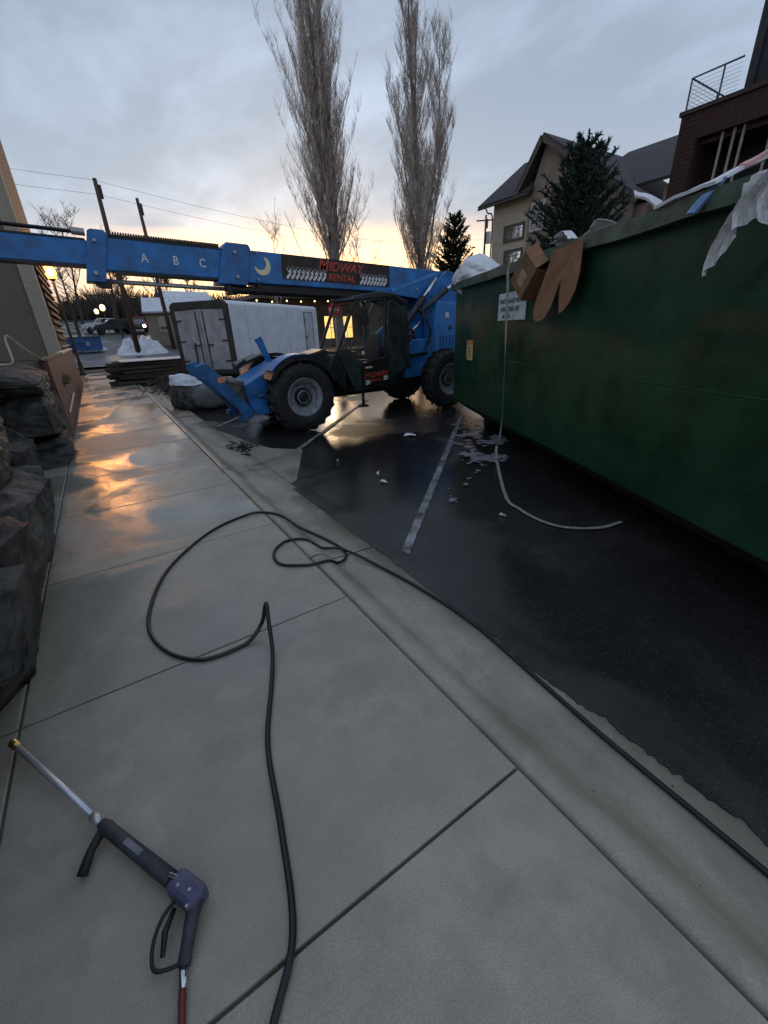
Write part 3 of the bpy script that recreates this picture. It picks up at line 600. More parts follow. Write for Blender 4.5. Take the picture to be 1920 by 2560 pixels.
for k in range(26):
    x = rs.uniform(.4, 6.9); z = rs.uniform(.7, 2.3); l = rs.uniform(.05, .35); a = rs.gauss(0, .5)
    n_ = 7; c_ = [(x + math.cos(a) * l * q / n_, z + math.sin(a) * l * q / n_ + rs.gauss(0, .003)) for q in range(n_ + 1)]
    for q in range(n_):
        (xa, za), (xb, zb) = c_[q], c_[q + 1]; ya = dent(xa / DL, (za - DB) / (DT - DB), 0)[1] - .003; yb = dent(xb / DL, (zb - DB) / (DT - DB), 0)[1] - .003; w_ = .003 * (1 - abs(q / n_ - .5))
        scr.add([(xa, ya, za - w_), (xb, yb, zb - w_), (xb, yb, zb + w_), (xa, ya, za + w_)], [(0, 1, 2, 3)])
tag(scr.build('paint_scrapes', M('bare_scrape', (.05, .085, .06), .6, var=.5, scale=30), dp), kind='stuff')
# sign, stickers
sg = MB().box(2.32, 3.26, -.026, -.014, 1.90, 2.26).build('sign', sign_m, dp, bevel=.004)
for s, z, sz, x in (('NORTH VALLEY REFUSE', 2.125, .078, 2.79), ('WHITEFISH, MT', 2.015, .092, 2.75), ('862-4381', 1.93, .07, 2.64)):
    text(s, sz, ink, sg, (x, -.029, z), (R(90), 0, 0), extr=.001, sx=1.02)
st = MB().box(.86, 1.20, -.020, -.012, 1.26, 1.52).build('warning_sticker', sticker, dp); MB().box(.86, 1.20, -.021, -.012, 1.525, 1.60).build('sticker_band', sticker_o, st)
mb = MB()
for i in range(6): mb.box(.92, 1.10 + .02 * (i % 3), -.023, -.0205, 1.30 + i * .035, 1.31 + i * .035)
mb.build('sticker_print', ink, st)
def W(x, y, z):                                          # dumpster frame to world
    c, s = math.cos(DA), math.sin(DA); return Vector((DO[0] + c * x - s * y, DO[1] + s * x + c * y, DO[2] + z))
# rubbish: each piece a thing of its own
def world_mesh(mb, name, mat, label, cat, group=None, **kw):
    cs = [Vector(p) for p in mb.v]; c = Vector((sum(p.x for p in cs) / len(cs), sum(p.y for p in cs) / len(cs), min(p.z for p in cs)))
    o = mb.build(name, mat, None, tuple(c), **kw); o.location = c; return tag(o, label, cat, group)
def crumple(fn, nu, nv, amp, sc, seed):
    mb = MB()
    def g(u, v):
        p = Vector(fn(u, v)); q = p * sc; n = Vector((noise.noise(q + Vector((seed, 0, 0))), noise.noise(q + Vector((0, seed, 9))), noise.noise(q + Vector((5, 0, seed)))))
        n2 = Vector((noise.noise(q * 2.7 + Vector((seed, 3, 0))), noise.noise(q * 2.7 + Vector((0, seed, 4))), noise.noise(q * 2.7 + Vector((1, 0, seed)))))
        return p + (n + n2 * .5) * amp
    return mb.grid(g, nu, nv)
def blob(c, rx, ry, rz):
    return lambda u, v: W(c[0] + rx * math.cos(2 * math.pi * u) * math.sin(math.pi * v), c[1] + ry * math.sin(2 * math.pi * u) * math.sin(math.pi * v), c[2] - rz * math.cos(math.pi * v))
mb = MB(); mb.grid(lambda u, v: W(.08 + (DL - .16) * u, .10 + (DWd - .2) * v, 2.18 + .22 * noise.noise((u * 9, v * 4, 1)) + .12 * noise.noise((u * 27, v * 12, 4)) + .12 * math.sin(math.pi * v)), 70, 26)
tag(mb.build('debris_heap', M('mixed_debris', (.16, .14, .12), .85, var=.6, scale=5)), 'heap of mixed brown building debris filling the green dumpster', 'debris', kind='stuff')
world_mesh(crumple(blob((.28, .36, 2.66), .62, .44, .36), 30, 22, .10, 3.4, 1), 'rubbish_bag', bag_m, 'crumpled white plastic bag on the far corner of the green dumpster', 'bag')
o = world_mesh(crumple(lambda u, v: W(3.75 + .95 * u, -.06 + .55 * v, 2.64 + .05 * math.sin(7 * u) + .03 * math.cos(9 * v)), 20, 12, .06, 5, 5), 'plastic_wrap', bag_m, 'crumpled white plastic wrap lying on the dumpster rim above the cardboard', 'plastic', solid=.004)
# brown box tipped over the rim
bx = thing('cardboard_box', 'open brown cardboard box tipped over the dumpster rim beside the strap', 'box', W(3.58, -.16, 2.36), 0)
bxm = Matrix.Rotation(DA, 3, 'Z') @ Matrix.Rotation(R(33), 3, 'Y') @ Matrix.Rotation(R(-12), 3, 'X')
o = MB().obox((0, 0, 0), (.42, .20, .36), bxm).build('carton', card_d, bx, bevel=.006)
MB().obox(bxm @ Vector((.02, -.104, -.02)), (.17, .004, .15), bxm).build('carton_label', M('carton_label_tan', (.30, .19, .11), .7), bx)
fl = Matrix.Rotation(DA, 3, 'Z') @ Matrix.Rotation(R(33), 3, 'Y') @ Matrix.Rotation(R(-55), 3, 'X')
MB().obox(bxm @ Vector((0, -.10, .19)) + fl @ Vector((0, 0, .07)), (.41, .006, .15), fl).build('flap', card, bx)
# cut cardboard sheet: two rounded tongues hanging down
poly = [(4.10, 2.56), (4.58, 2.57), (4.62, 2.30), (4.60, 2.14), (4.54, 2.03), (4.46, 1.96), (4.40, 1.935), (4.375, 2.0), (4.34, 2.14), (4.33, 2.28), (4.29, 2.18), (4.22, 2.0), (4.13, 1.90), (4.03, 1.87), (3.90, 1.875), (3.82, 1.92), (3.80, 2.0), (3.84, 2.12), (3.93, 2.25)]
mb = MB()
def flapp(x, z): return W(x, -.13 - .07 * (2.55 - z) - .02 * math.sin(x * 5), z)
n = len(poly); cen = [flapp(x, z) for x, z in poly]; mb.v = [tuple(p) for p in cen]; mb.f = [tuple(range(n))]
world_mesh(mb, 'cardboard_sheet', card, 'tan cardboard sheet with two rounded tongues hanging down the dumpster side', 'cardboard', solid=.008)
# strap from the rim to the tarmac
sp_ = [W(3.40, .10, 2.60), W(3.12, -.06, 2.63), W(2.86, -.125, 2.58), W(2.87, -.13, 2.3), W(2.93, -.125, 1.6), W(2.99, -.12, .9), W(3.04, -.14, .35), W(3.08, -.20, .04)]
sp_ += [Vector((3.62, 3.0, LOT + .014)), Vector((3.42, 2.62, LOT + .014)), Vector((3.36, 2.3, LOT + .014)), Vector((3.42, 2.06, LOT + .014)), Vector((3.66, 1.86, LOT + .014)), Vector((3.95, 1.80, LOT + .014))]
c = crv(sp_, 10); mb = MB()
for i, p in enumerate(c):
    d = (c[min(i + 1, len(c) - 1)] - c[max(i - 1, 0)]).normalized(); side_v = Vector((math.cos(DA), math.sin(DA), 0)) if p.z > .1 else d.cross(Vector((0, 0, 1))).normalized()
    tw = math.sin(i * .16) * .7; nn = d.cross(side_v); s2 = (side_v * math.cos(tw) + nn * math.sin(tw)) * .021 if p.z > .1 else side_v * .02
    mb.v += [tuple(p - s2), tuple(p + s2)]
mb.f = [(2 * i, 2 * i + 2, 2 * i + 3, 2 * i + 1) for i in range(len(c) - 1)]
world_mesh(mb, 'strap', strap_m, 'long pale webbing strap hanging down the green dumpster onto the tarmac', 'strap', solid=.003)
# insulation board and blue sheet
pb = thing('insulation_board', 'bent white foam sheet with a blue edge lying across the dumpster rim', 'foam sheet', W(5.55, 0, 2.6), 0)
def brd(a, b, c_, d, nm, mt):
    ct = W(5.55, 0, 2.6); mb = crumple(lambda u, v: (Vector(a).lerp(Vector(b), u)).lerp(Vector(d).lerp(Vector(c_), u), v), 10, 5, .015, 5, 2); return mb.build(nm, mt, pb, tuple(ct), solid=.02)
brd(W(5.18, -.10, 2.80), W(5.24, -.12, 2.76), W(5.52, -.10, 2.615), W(5.50, -.06, 2.66), 'broken_edge', bag_m)
brd(W(5.48, -.12, 2.625), W(6.05, -.13, 2.63), W(6.05, .35, 2.84), W(5.75, .40, 2.80), 'board', bag_m)
brd(W(5.88, -.15, 2.50), W(5.97, -.15, 2.48), W(6.06, -.06, 2.66), W(5.97, -.06, 2.66), 'blue_strip', M('foam_blue', (.16, .30, .55), .6))
brd(W(6.00, .05, 2.72), W(6.06, .05, 2.71), W(6.06, .2, 2.80), W(6.02, .2, 2.80), 'pink_strip', M('foam_pink', (.62, .32, .30), .6))
def drape(u, v):
    x = 6.26 + .62 * u + .06 * math.sin(v * 5 + u * 3); fold = .030 * math.sin(u * 30 + v * 2.5) + .020 * math.sin(u * 67 + 1.5 + v * 3)
    drop = (.46 - .30 * u + .07 * math.sin(u * 11 + 1)) * v; s = min(1, v * 5)
    return W(x - .05 * v, .30 - .46 * s - abs(fold) * .8 + fold * .5, 2.70 - drop * 1.1 - .03 * s)
world_mesh(crumple(drape, 110, 44, .009, 13, 8), 'plastic_sheeting', sheet_m, 'translucent plastic sheeting draped in folds over the dumpster rim', 'plastic sheet')

# ------------------------------------------------------------------ white cargo trailer (x from its rear doors forwards)
TO = (4.25, 16.5, LOT); TA = R(40)
tr = thing('cargo_trailer', 'white enclosed cargo trailer with grey double rear doors parked behind the handler', 'trailer', TO, TA)
TL, TW, TB, TT = 7.4, 2.4, .55, 2.98
mb = MB(); rr = .12; pf = [(0, TB), (0, TT - rr), (.03, TT - .04), (rr, TT), (TW - rr, TT), (TW - .03, TT - .04), (TW, TT - rr), (TW, TB)]
mb.prism(pf, 'x', .06, TL); mb.build('box_body', white_p, tr, bevel=.01)
for i in range(1, 7): MB().box(.06 + TL / 7 * i - .012, .06 + TL / 7 * i + .012, -.008, .01, TB + .1, TT - .15).build('panel_seam', M('seam_white', (.56, .60, .66), .4), tr)
MB().box(.06, TL, -.015, .02, TB, TB + .09).build('bottom_rail', M('alloy', (.45, .47, .5), .4, metal=.4), tr)
fr = MB(); fr.box(-.05, .10, -.02, .15, TB - .05, TT - .1).box(-.05, .10, TW - .15, TW + .02, TB - .05, TT - .1).box(-.05, .10, .15, TW - .15, TB - .05, TB + .10)
fr.add([], []); arc = [(.0, TT - .12), (.05, TT - .03), (.18, TT + .02), (TW - .18, TT + .02), (TW - .05, TT - .03), (TW, TT - .12), (TW - .12, TT - .26), (TW / 2, TT - .22), (.12, TT - .26)]
fr.prism(arc, 'x', -.055, .10); fr.build('rear_frame', dark_trim, tr, bevel=.02)
for y0 in (.16, 1.21):
    d = MB().box(-.035, .0, y0, y0 + 1.03, TB + .12, TT - .27).build('rear_door', door_g, tr, bevel=.01)
    for z in (.95, 1.65, 2.35): MB().box(-.06, -.035, (y0 - .05 if y0 < 1 else y0 + .80), (y0 + .22 if y0 < 1 else y0 + 1.09), z, z + .05).build('hinge', dark_trim, d)
    MB().tube([(-.06, y0 + (.86 if y0 < 1 else .12), TB + .15), (-.06, y0 + (.86 if y0 < 1 else .12), TT - .3)], .018, 8).build('lock_bar', dark_trim, d)
    MB().box(-.075, -.05, y0 + (.62 if y0 < 1 else .12), y0 + (.88 if y0 < 1 else .36), 1.52, 1.56).build('latch', dark_trim, d)
MB().tube([(-.065, 1.62, TB + .05), (-.065, 1.60, 1.62)], .03, 8).build('leaning_bar', dark_trim, tr)
sd2 = MB().box(5.95, 6.80, -.02, .0, TB + .28, TT - .28).build('side_door', M('trailer_white_door', (.60, .64, .70), .4), tr, bevel=.008)
MB().box(5.90, 5.95, -.03, .0, TB + .25, TT - .25).box(6.80, 6.84, -.03, .0, TB + .25, TT - .25).box(5.95, 6.80, -.03, .0, TT - .28, TT - .25).build('door_frame', M('frame_grey', (.2, .21, .23), .5), sd2)
MB().box(5.86, 6.12, -.06, -.02, 1.60, 1.64).box(5.90, 5.96, -.05, -.02, 2.3, 2.42).box(5.90, 5.96, -.05, -.02, 1.0, 1.12).build('door_latch', dark_trim, sd2)
for x in (3.0, 3.95):
    for y in (.02, TW - .26):
        w = MB().lathe([(0, 0), (.17, 0), (.2, .02)], (x, y, .36), (0, -1, 0), 18).build('wheel', rim_m, tr)
        MB().lathe([(.2, -.22), (.33, -.22), (.36, -.18), (.36, -.03), (.33, .0), (.2, .0)], (x, y, .36), (0, -1, 0), 24).build('tyre', rubber, w)
MB().box(2.55, 4.4, -.05, .06, .68, .80).build('wheel_arch', dark_trim, tr); MB().box(.1, TL, .4, TW - .4, TB - .14, TB - .004).build('trailer_chassis', black_m, tr)
MB().bar((TL, .5, TB - .08), (TL + 1.3, TW / 2, TB - .08), .1, .1).bar((TL, TW - .5, TB - .08), (TL + 1.3, TW / 2, TB - .08), .1, .1).box(TL + 1.0, TL + 1.08, TW / 2 - .04, TW / 2 + .04, .01, .5).build('hitch', black_m, tr)

# ------------------------------------------------------------------ left side: boulder wall, red wall, stucco building
sw_ = thing('boulder_wall', 'stacked dark boulder retaining wall along the left edge of the sidewalk', 'wall', (-1.5, 5, 0))
def boulder(c, size, seed, mat, rot=(0, 0, 0), rough=.12, cut=.86):
    n = 15; mb = MB(); idx = {}; rg = random.Random(seed * 77); planes = []
    for _ in range(9):
        pn = Vector((rg.gauss(0, 1), rg.gauss(0, 1), rg.gauss(0, 1))).normalized(); planes.append((pn, rg.uniform(cut, cut + .22)))
    rm = Matrix.Rotation(rot[2], 3, 'Z') @ Matrix.Rotation(rot[1], 3, 'Y') @ Matrix.Rotation(rot[0], 3, 'X')
    def vert(p):
        key = tuple(round(q * n) for q in p)
        if key in idx: return idx[key]
        d = Vector(p); l = max(abs(q) for q in d); u = d.normalized(); q = u.lerp(d / max(l, 1e-6), .90)
        for pn, pd in planes:
            e_ = q.dot(pn) - pd
            if e_ > 0: q = q - pn * e_
        w = q * 1.9 + Vector((seed * 3.7, seed * 1.3, seed)); h = noise.noise(w) * rough * .55 + noise.noise(w * 3.1) * rough * .4 + noise.noise(w * 8) * rough * .16
        q = q * (1 + h); idx[key] = len(mb.v); v = rm @ Vector((q.x * size[0] / 2, q.y * size[1] / 2, q.z * size[2] / 2)); mb.v.append((c[0] + v.x + 1.5, c[1] + v.y - 5, c[2] + v.z)); return idx[key]
    for axis in range(3):
        for s in (-1, 1):
            for i in range(n - 1):
                for j in range(n - 1):
                    q = []
                    for di, dj in ((0, 0), (1, 0), (1, 1), (0, 1)):
                        a = -1 + 2 * (i + di) / (n - 1); b = -1 + 2 * (j + dj) / (n - 1); p = [0, 0, 0]; p[axis] = s; p[(axis + 1) % 3] = a; p[(axis + 2) % 3] = b; q.append(vert(p))
                    mb.f.append(tuple(q if s > 0 else q[::-1]))
    return mb.build('boulder', mat, sw_, None, smooth=False)
random.seed(11)
# end pier by the red wall
boulder((-1.78, 8.55, .17), (2.15, 1.8, .42), 1, stone, rough=.07, cut=1.0); boulder((-1.82, 8.6, .70), (2.10, 1.8, .72), 2, stone, rough=.06, cut=1.02)
boulder((-1.88, 8.55, 1.22), (2.25, 1.9, .40), 3, stone, rough=.06, cut=1.02); boulder((-1.06, 9.75, .45), (.55, .7, .95), 4, stone2, rough=.1, cut=.95); boulder((-1.16, 9.85, 1.08), (.62, .7, .6), 5, stone2, rough=.1, cut=.95)
# leaning stones nearer along the walk
spec = [(-1.62, 7.0, .42, .95, 1.1, .9), (-2.0, 7.05, 1.0, 1.2, 1.0, .6), (-1.50, 6.05, .36, .9, 1.05, .78), (-1.75, 6.0, .98, 1.1, 1.1, .62), (-1.38, 5.1, .33, .85, 1.0, .72), (-1.62, 5.05, .92, 1.05, 1.0, .62), (-1.28, 4.2, .36, .8, .95, .74),
        (-1.50, 4.15, .95, .95, .95, .62), (-1.20, 3.35, .34, .75, .85, .72), (-1.42, 3.3, .92, .95, .9, .6), (-1.14, 2.62, .32, .70, .75, .66), (-1.38, 2.55, .88, .9, .85, .6), (-1.12, 1.92, .33, .68, .75, .68), (-1.36, 1.9, .9, .9, .8, .6),
        (-1.14, 1.25, .31, .66, .66, .62), (-1.36, 1.2, .85, .9, .8, .6), (-1.16, .6, .32, .66, .7, .62), (-1.4, .5, .88, .9, .8, .6), (-1.2, -.1, .3, .7, .7, .62), (-1.9, 4.6, 1.35, 1.1, 1.6, .4), (-1.85, 2.9, 1.32, 1.1, 1.6, .4), (-2.2, 6.4, 1.38, 1.2, 1.5, .4)]
for i, (x, y, z, a, b, c) in enumerate(spec):
    boulder((x + (-.04 if y < 2.2 else .05 if y < 3 or y > 5.5 else .09), y, z), (a * 1.12, b * 1.1, c * 1.06), 20 + i, stone if i % 3 else stone2, (random.uniform(-.12, .12), random.uniform(.05, .25), random.uniform(-.2, .2)), .10, .98)
tag(MB().add([(-9, -4, 1.18), (-1.75, -4, 1.18), (-1.75, 9.4, 1.30), (-1.3, 10.2, 1.25), (-1.2, 18.6, 1.22), (-9, 18.6, 1.25), (-9, -4, -.2), (-1.75, -4, -.2), (-1.75, 9.4, -.2), (-1.3, 10.2, -.2), (-1.2, 18.6, -.2), (-9, 18.6, -.2)],
    [(0, 1, 2, 3, 4, 5), (1, 7, 8, 2), (2, 8, 9, 3), (3, 9, 10, 4), (0, 6, 7, 1)]).build('garden_bed', moss), kind='structure')
rope = crv([(-1.7, 9.0, 1.44), (-1.35, 8.9, 1.45), (-1.15, 8.95, 1.46), (-1.13, 9.05, 1.58), (-1.15, 9.2, 1.78), (-1.13, 9.25, 1.86), (-1.09, 9.25, 1.84), (-1.0, 9.35, 1.70), (-.88, 9.55, 1.54), (-.80, 9.9, 1.44)], 8)
o = world_mesh(MB().tube(rope, .016, 8), 'rope', M('tan_rope', (.5, .36, .24), .8), 'pale tan rope sticking up in a loop on top of the boulder pier', 'rope', smooth=True)
rw = thing('low_wall', 'low red-brown garden wall with pale coping beside the walk', 'wall', (-.98, 16.4, 0))
def rwp(mb, n, m, **k): return mb.build(n, m, rw, (-.98, 16.4, 0), **k)
rwp(MB().box(-.97, -.84, 10.75, 23.2, -.05, 1.40), 'masonry', redwall); rwp(MB().box(-.99, -.82, 16.0, 23.25, 1.404, 1.46), 'coping', trim_l, bevel=.01); rwp(MB().box(-.99, -.83, 10.70, 15.98, 1.404, 1.45), 'coping', wood_d, bevel=.01)
rwp(MB().box(-1.03, -.972, 10.65, 10.9, -.05, 1.44), 'end_post', wood_d)
rwp(MB().tube([(-.805, 11.3, .33), (-.805, 14.6, .42)], .022, 8), 'pale_rail', trim_l)
sh = thing('planter_tuft', 'small pale flowering tuft growing on the face of the red-brown wall', 'plant', (-.82, 13.2, .86))
mb = MB(); random.seed(5)
for i in range(160):
    p = Vector((random.gauss(0, .05), random.gauss(0, .28), random.gauss(.02, .05))); d = Vector((random.uniform(.02, .12), random.uniform(-.06, .06), random.uniform(.0, .1))); s = Vector((0, .02, .015)); mb.add([p, p + s, p + d], [(0, 1, 2)])
mb.build('foliage', M('tuft_green', (.16, .18, .08), .8, var=.5, scale=10), sh); MB().box(-.12, .1, -.35, .35, -.06, -.01).build('ledge', wood_d, sh)
BO = (-5, 21, 0); bd = thing('stucco_building', 'tall stucco building with a pale corner strip and dark timber flank', 'building', BO)
def bp_(mb, n, m, **k): return mb.build(n, m, bd, BO, **k)
bp_(MB().box(-14, -1.38, 18.62, 27, -.1, 11.5), 'wall', stucco); bp_(MB().box(-1.36, -.99, 18.5, 19.3, -.1, 11.5), 'corner_strip', stucco_l, bevel=.01)
bp_(MB().box(-1.6, -1.06, 19.3, 26.2, -.1, 11.5), 'flank_wall', M('flank_brick', (.12, .075, .058), .85, var=.4, scale=7, bump=.5, bscale=16))
for i in range(13):
    z = 1.55 + i * .27; m_ = wood_d if z > 2.4 or i % 2 else M('lamplit_board', (.42, .33, .22), .8)  # low slats caught by orange lamplight, the light put into a paler colour
    bp_(MB().box(-1.04, -.93, 19.45, 25.6, z, z + (.06 if m_ is not wood_d else .11)), 'slat', m_)
for i in range(30):
    z = 5.2 + i * .21
    bp_(MB().box(-1.05, -1.02, 19.34, 26.1, z, z + .19), 'board', wood_d)
# street lamp by the wall, lit
def street_lamp(loc, h, label, glow, group=None, light=None, r=.13):
    t = thing('street_lamp', label, 'street lamp', loc, 0, group)
    MB().lathe([(.0, 0), (.17, 0), (.17, .08), (.12, .14), (.11, .55), (.065, .7), (.055, h - .5), (.08, h - .42), (.05, h - .36)], (0, 0, 0), (0, 0, 1), 14).build('post', post_m, t, smooth=True)
    hd = MB().lathe([(.05, h - .36), (.15, h - .27), (.16, h - .24), (.0, h - .24)], (0, 0, 0), (0, 0, 1), 14).lathe([(.19, h + .19), (.13, h + .26), (.04, h + .33), (.0, h + .36)], (0, 0, 0), (0, 0, 1), 14).build('lamp_head', post_m, t)
    MB().lathe([(0, -r * 1.35), (r * .8, -r), (r, 0), (r * .85, r * .9), (0, r * 1.35)], (0, 0, h), (0, 0, 1), 16).build('globe', glow, hd, smooth=True)
    if light:
        ld = bpy.data.lights.new('lamp_light', 'POINT'); ld.energy = light; ld.color = (1, .40, .09); ld.shadow_soft_size = .16; lo = bpy.data.objects.new('lamp_light', ld); COL.objects.link(lo); lo.parent = t; lo.location = (.0, -.28, h)
    return t
street_lamp((-.83, 27.0, T(27)), 4.60, 'dark street lamp with glowing orange globe beside the red-brown wall', lamp_e, light=300, r=.24)
street_lamp((2.2, 70, T(70)), 2.6, 'yellow lit street lamp far up the street, the brighter of two', lamp_y, r=.30)
street_lamp((1.55, 76, T(76)), 2.0, 'yellow lit street lamp far up the street, the fainter of two', lamp_y, r=.26)
for x, y, z in ((-1.75, 40, 3.9), (-1.45, 40.5, 3.95)): pass
# ------------------------------------------------------------------ hose on the walk
def gz(x): 
    if x < 1.08: return 0.
    for (a, za), (b, zb) in zip(prof[2:], prof[3:]):
        if x <= b: return za + (zb - za) * max(0, (x - a)) / (b - a)
    return LOT + .02
def hp(x, y, lift=0.): return (x, y, max(0., gz(x)) * 0 + gz(x) + .0125 + lift)
H_ = [(-.20, .30), (-.09, .54), (.05, .72), (.125, 1.02), (.20, 1.40), (.33, 1.72)]
pts = [hp(*p) for p in H_] + [(.415, 1.93, .05), (.455, 2.06, .18), (.478, 2.135, .235), (.47, 2.16, .20), (.43, 2.17, .08)]
pts += [hp(*p) for p in [(.30, 2.13), (.05, 2.16), (-.13, 2.42), (-.16, 2.80), (.03, 3.38), (.42, 3.86), (.78, 4.06), (1.06, 4.03), (1.28, 3.62), (1.42, 3.10)]]
pts += [(1.40, 2.86, gz(1.40) + .0125)] + [hp(*p) for p in [(1.25, 2.74), (1.00, 2.76), (.82, 2.92), (.86, 3.16), (1.06, 3.26), (1.27, 3.10)]] + [(1.42, 2.92, gz(1.42) + .036)] + [hp(*p) for p in [(1.56, 2.45), (1.64, 1.95), (1.66, 1.5), (1.62, 1.05), (1.575, .60), (1.55, .15), (1.53, -.2), (1.5, -.8), (1.2, -1.5)]]
hc = crv(pts, 9)
for p in hc: p.z = max(p.z, gz(p.x) + .0125)
world_mesh(MB().tube(hc, .0125, 10), 'pressure_hose', hose_m, 'black rubber pressure hose looped across the wet sidewalk and over the kerb', 'hose', smooth=True)
# ------------------------------------------------------------------ pressure washer wand lying on the slabs
wd = thing('pressure_washer_gun', 'pressure washer gun with silver lance and brass nozzle lying on the slabs', 'pressure washer', (-.30, 1.10, 0))
def wp(mb, n, m, par=None, **k): return mb.build(n, m, par or wd, (-.30, 1.10, 0), **k)
a = Vector((-.775, 2.04, .06)); b = Vector((-.445, 1.42, .05)); c = Vector((-.245, 1.07, .05)); dv = (b - a).normalized()
lance = wp(MB().tube([a + dv * .03, b], .0135, 12).tube([b - dv * .06, b - dv * .01], .018, 12), 'lance', M('lance_alloy', (.62, .63, .66), .35, metal=.6, var=.1), smooth=True)
wp(MB().lathe([(0, -.03), (.013, -.03), (.019, -.02), (.019, .012), (.014, .03)], a, dv, 12), 'nozzle', brass, lance)
cv = (c - b).normalized()
wp(MB().tube([b, b + cv * .03, b + cv * .06, c], [.018, .026, .024, .026], 14), 'barrel_grip', handle_m, smooth=True)
wp(MB().tube([b + cv * .02 + Vector((0, 0, .0)), Vector((-.485, 1.345, .035)), Vector((-.515, 1.285, .02))], [.016, .015, .018], 10), 'side_handle', M('handle_black', (.02, .018, .018), .6), smooth=True)
mb = MB(); mb.obox((-.205, 1.005, .05), (.13, .075, .075), Matrix.Rotation(math.atan2(cv.y, cv.x), 3, 'Z')); wp(mb, 'valve_body', gunblue, bevel=.018)
for x, y in ((-.225, 1.02), (-.195, .985), (-.21, .945)): wp(MB().tube([(x, y, .06), (x, y, .0885)], .0055, 8), 'screw', steel)
wp(MB().obox((-.345, 1.245, .073), (.09, .02, .004), Matrix.Rotation(math.atan2(cv.y, cv.x), 3, 'Z')), 'barrel_label', M('label_grey', (.2, .2, .22), .6))
wp(MB().tube([(-.245, 1.075, .075), (-.225, 1.045, .09)], .007, 8), 'pin', chrome)
wp(MB().tube([(-.175, .985, .05), (-.205, .93, .045), (-.235, .865, .035), (-.25, .83, .03)], [.027, .022, .019, .02], 12), 'pistol_grip', handle_m, smooth=True)
gp = crv([(-.235, 1.01, .045), (-.285, .985, .04), (-.318, .94, .035), (-.330, .89, .03), (-.318, .862, .03), (-.275, .845, .03), (-.25, .842, .03)], 6); wp(MB().tube(gp, .006, 8), 'trigger_guard', M('handle_black', (0, 0, 0)), smooth=True)
wp(MB().tube([(-.25, .985, .045), (-.285, .94, .04), (-.30, .885, .035)], [.008, .010, .007], 8), 'trigger', black_m, smooth=True)
wp(MB().tube([(-.25, .835, .03), (-.262, .785, .022)], .0125, 10), 'swivel', chrome, smooth=True)
wp(MB().tube(crv([(-.262, .79, .02), (-.275, .73, .013), (-.29, .64, .012), (-.30, .45, .012), (-.30, .1, .012)], 6), .011, 10), 'supply_hose', hose_r, smooth=True)
# ------------------------------------------------------------------ litter
random.seed(21)
def litter(x, y, w, l, rz, label, z=LOT + .012, seed=0, mat=paper_m):
    m = Matrix.Rotation(rz, 3, 'Z')
    mb = crumple(lambda u, v: Vector((x, y, z + .012)) + m @ Vector(((u - .5) * w * (.6 + .4 * math.sin(3 * v)), (v - .5) * l, .012 * math.sin(u * 5 + v * 4))), 6, 6, .012, 16, seed); world_mesh(mb, 'litter', mat, label, 'litter', solid=.002)
litter(4.52, 6.09, .17, .22, .8, 'crumpled white tissue lying on the tarmac in front of the handler', seed=1)
litter(2.86, 4.62, .03, .16, -.7, 'slim white stick of litter on the wet tarmac', seed=2)
litter(2.74, 4.28, .07, .10, .3, 'scrap of pale paper trodden flat beside the slim white stick', seed=3)
litter(2.70, 5.52, .03, .05, .3, 'tiny white paper scrap near the pale concrete apron', seed=4)
litter(3.15, 2.62, .03, .07, .3, 'tiny white paper scrap beside the hanging strap', seed=5)
mb = MB(); random.seed(4)
for i in range(40):
    a_ = Vector((1.72 + random.gauss(0, .10), 7.30 + random.gauss(0, .22), LOT + .02 + random.uniform(0, .05))); d = Vector((random.uniform(-.12, .12), random.uniform(-.16, .16), random.uniform(-.01, .06))); mb.tube([a_, a_ + d], [.014, .006], 5)
world_mesh(mb, 'twig_bundle', black_m, 'small black tangle of sodden twigs lying on the pale apron', 'twigs')

random.seed(91); mb = MB()
for i in range(700):
    y = random.uniform(-1.5, 11); t = random.random()
    if t < .15: x = 1.30 + random.gauss(0, .04)
    elif t < .8: x = 1.70 + random.gauss(0, .035)
    else: x = random.uniform(1.7, 5.5); y = random.uniform(1.5, 7.5)
    z = gz(x) if x < 1.735 else LOT + .006
    r = random.uniform(.0015, .006) * (1 if t < .8 else 1.6); a = random.random() * 6.28; o = len(mb.v)
    mb.v += [(x + r * math.cos(a + k * 1.57) * random.uniform(.6, 1.4), y + r * math.sin(a + k * 1.57) * random.uniform(.6, 1.4), z + .001) for k in range(4)] + [(x, y, z + r * .8)]
    mb.f += [(o + k, o + (k + 1) % 4, o + 4) for k in range(4)]
tag(mb.build('grit', M('gutter_grit', (.13, .105, .075), .9, var=.5, scale=30)), 'fine grit and leaf crumbs lying along the gutter', 'grit', kind='stuff')
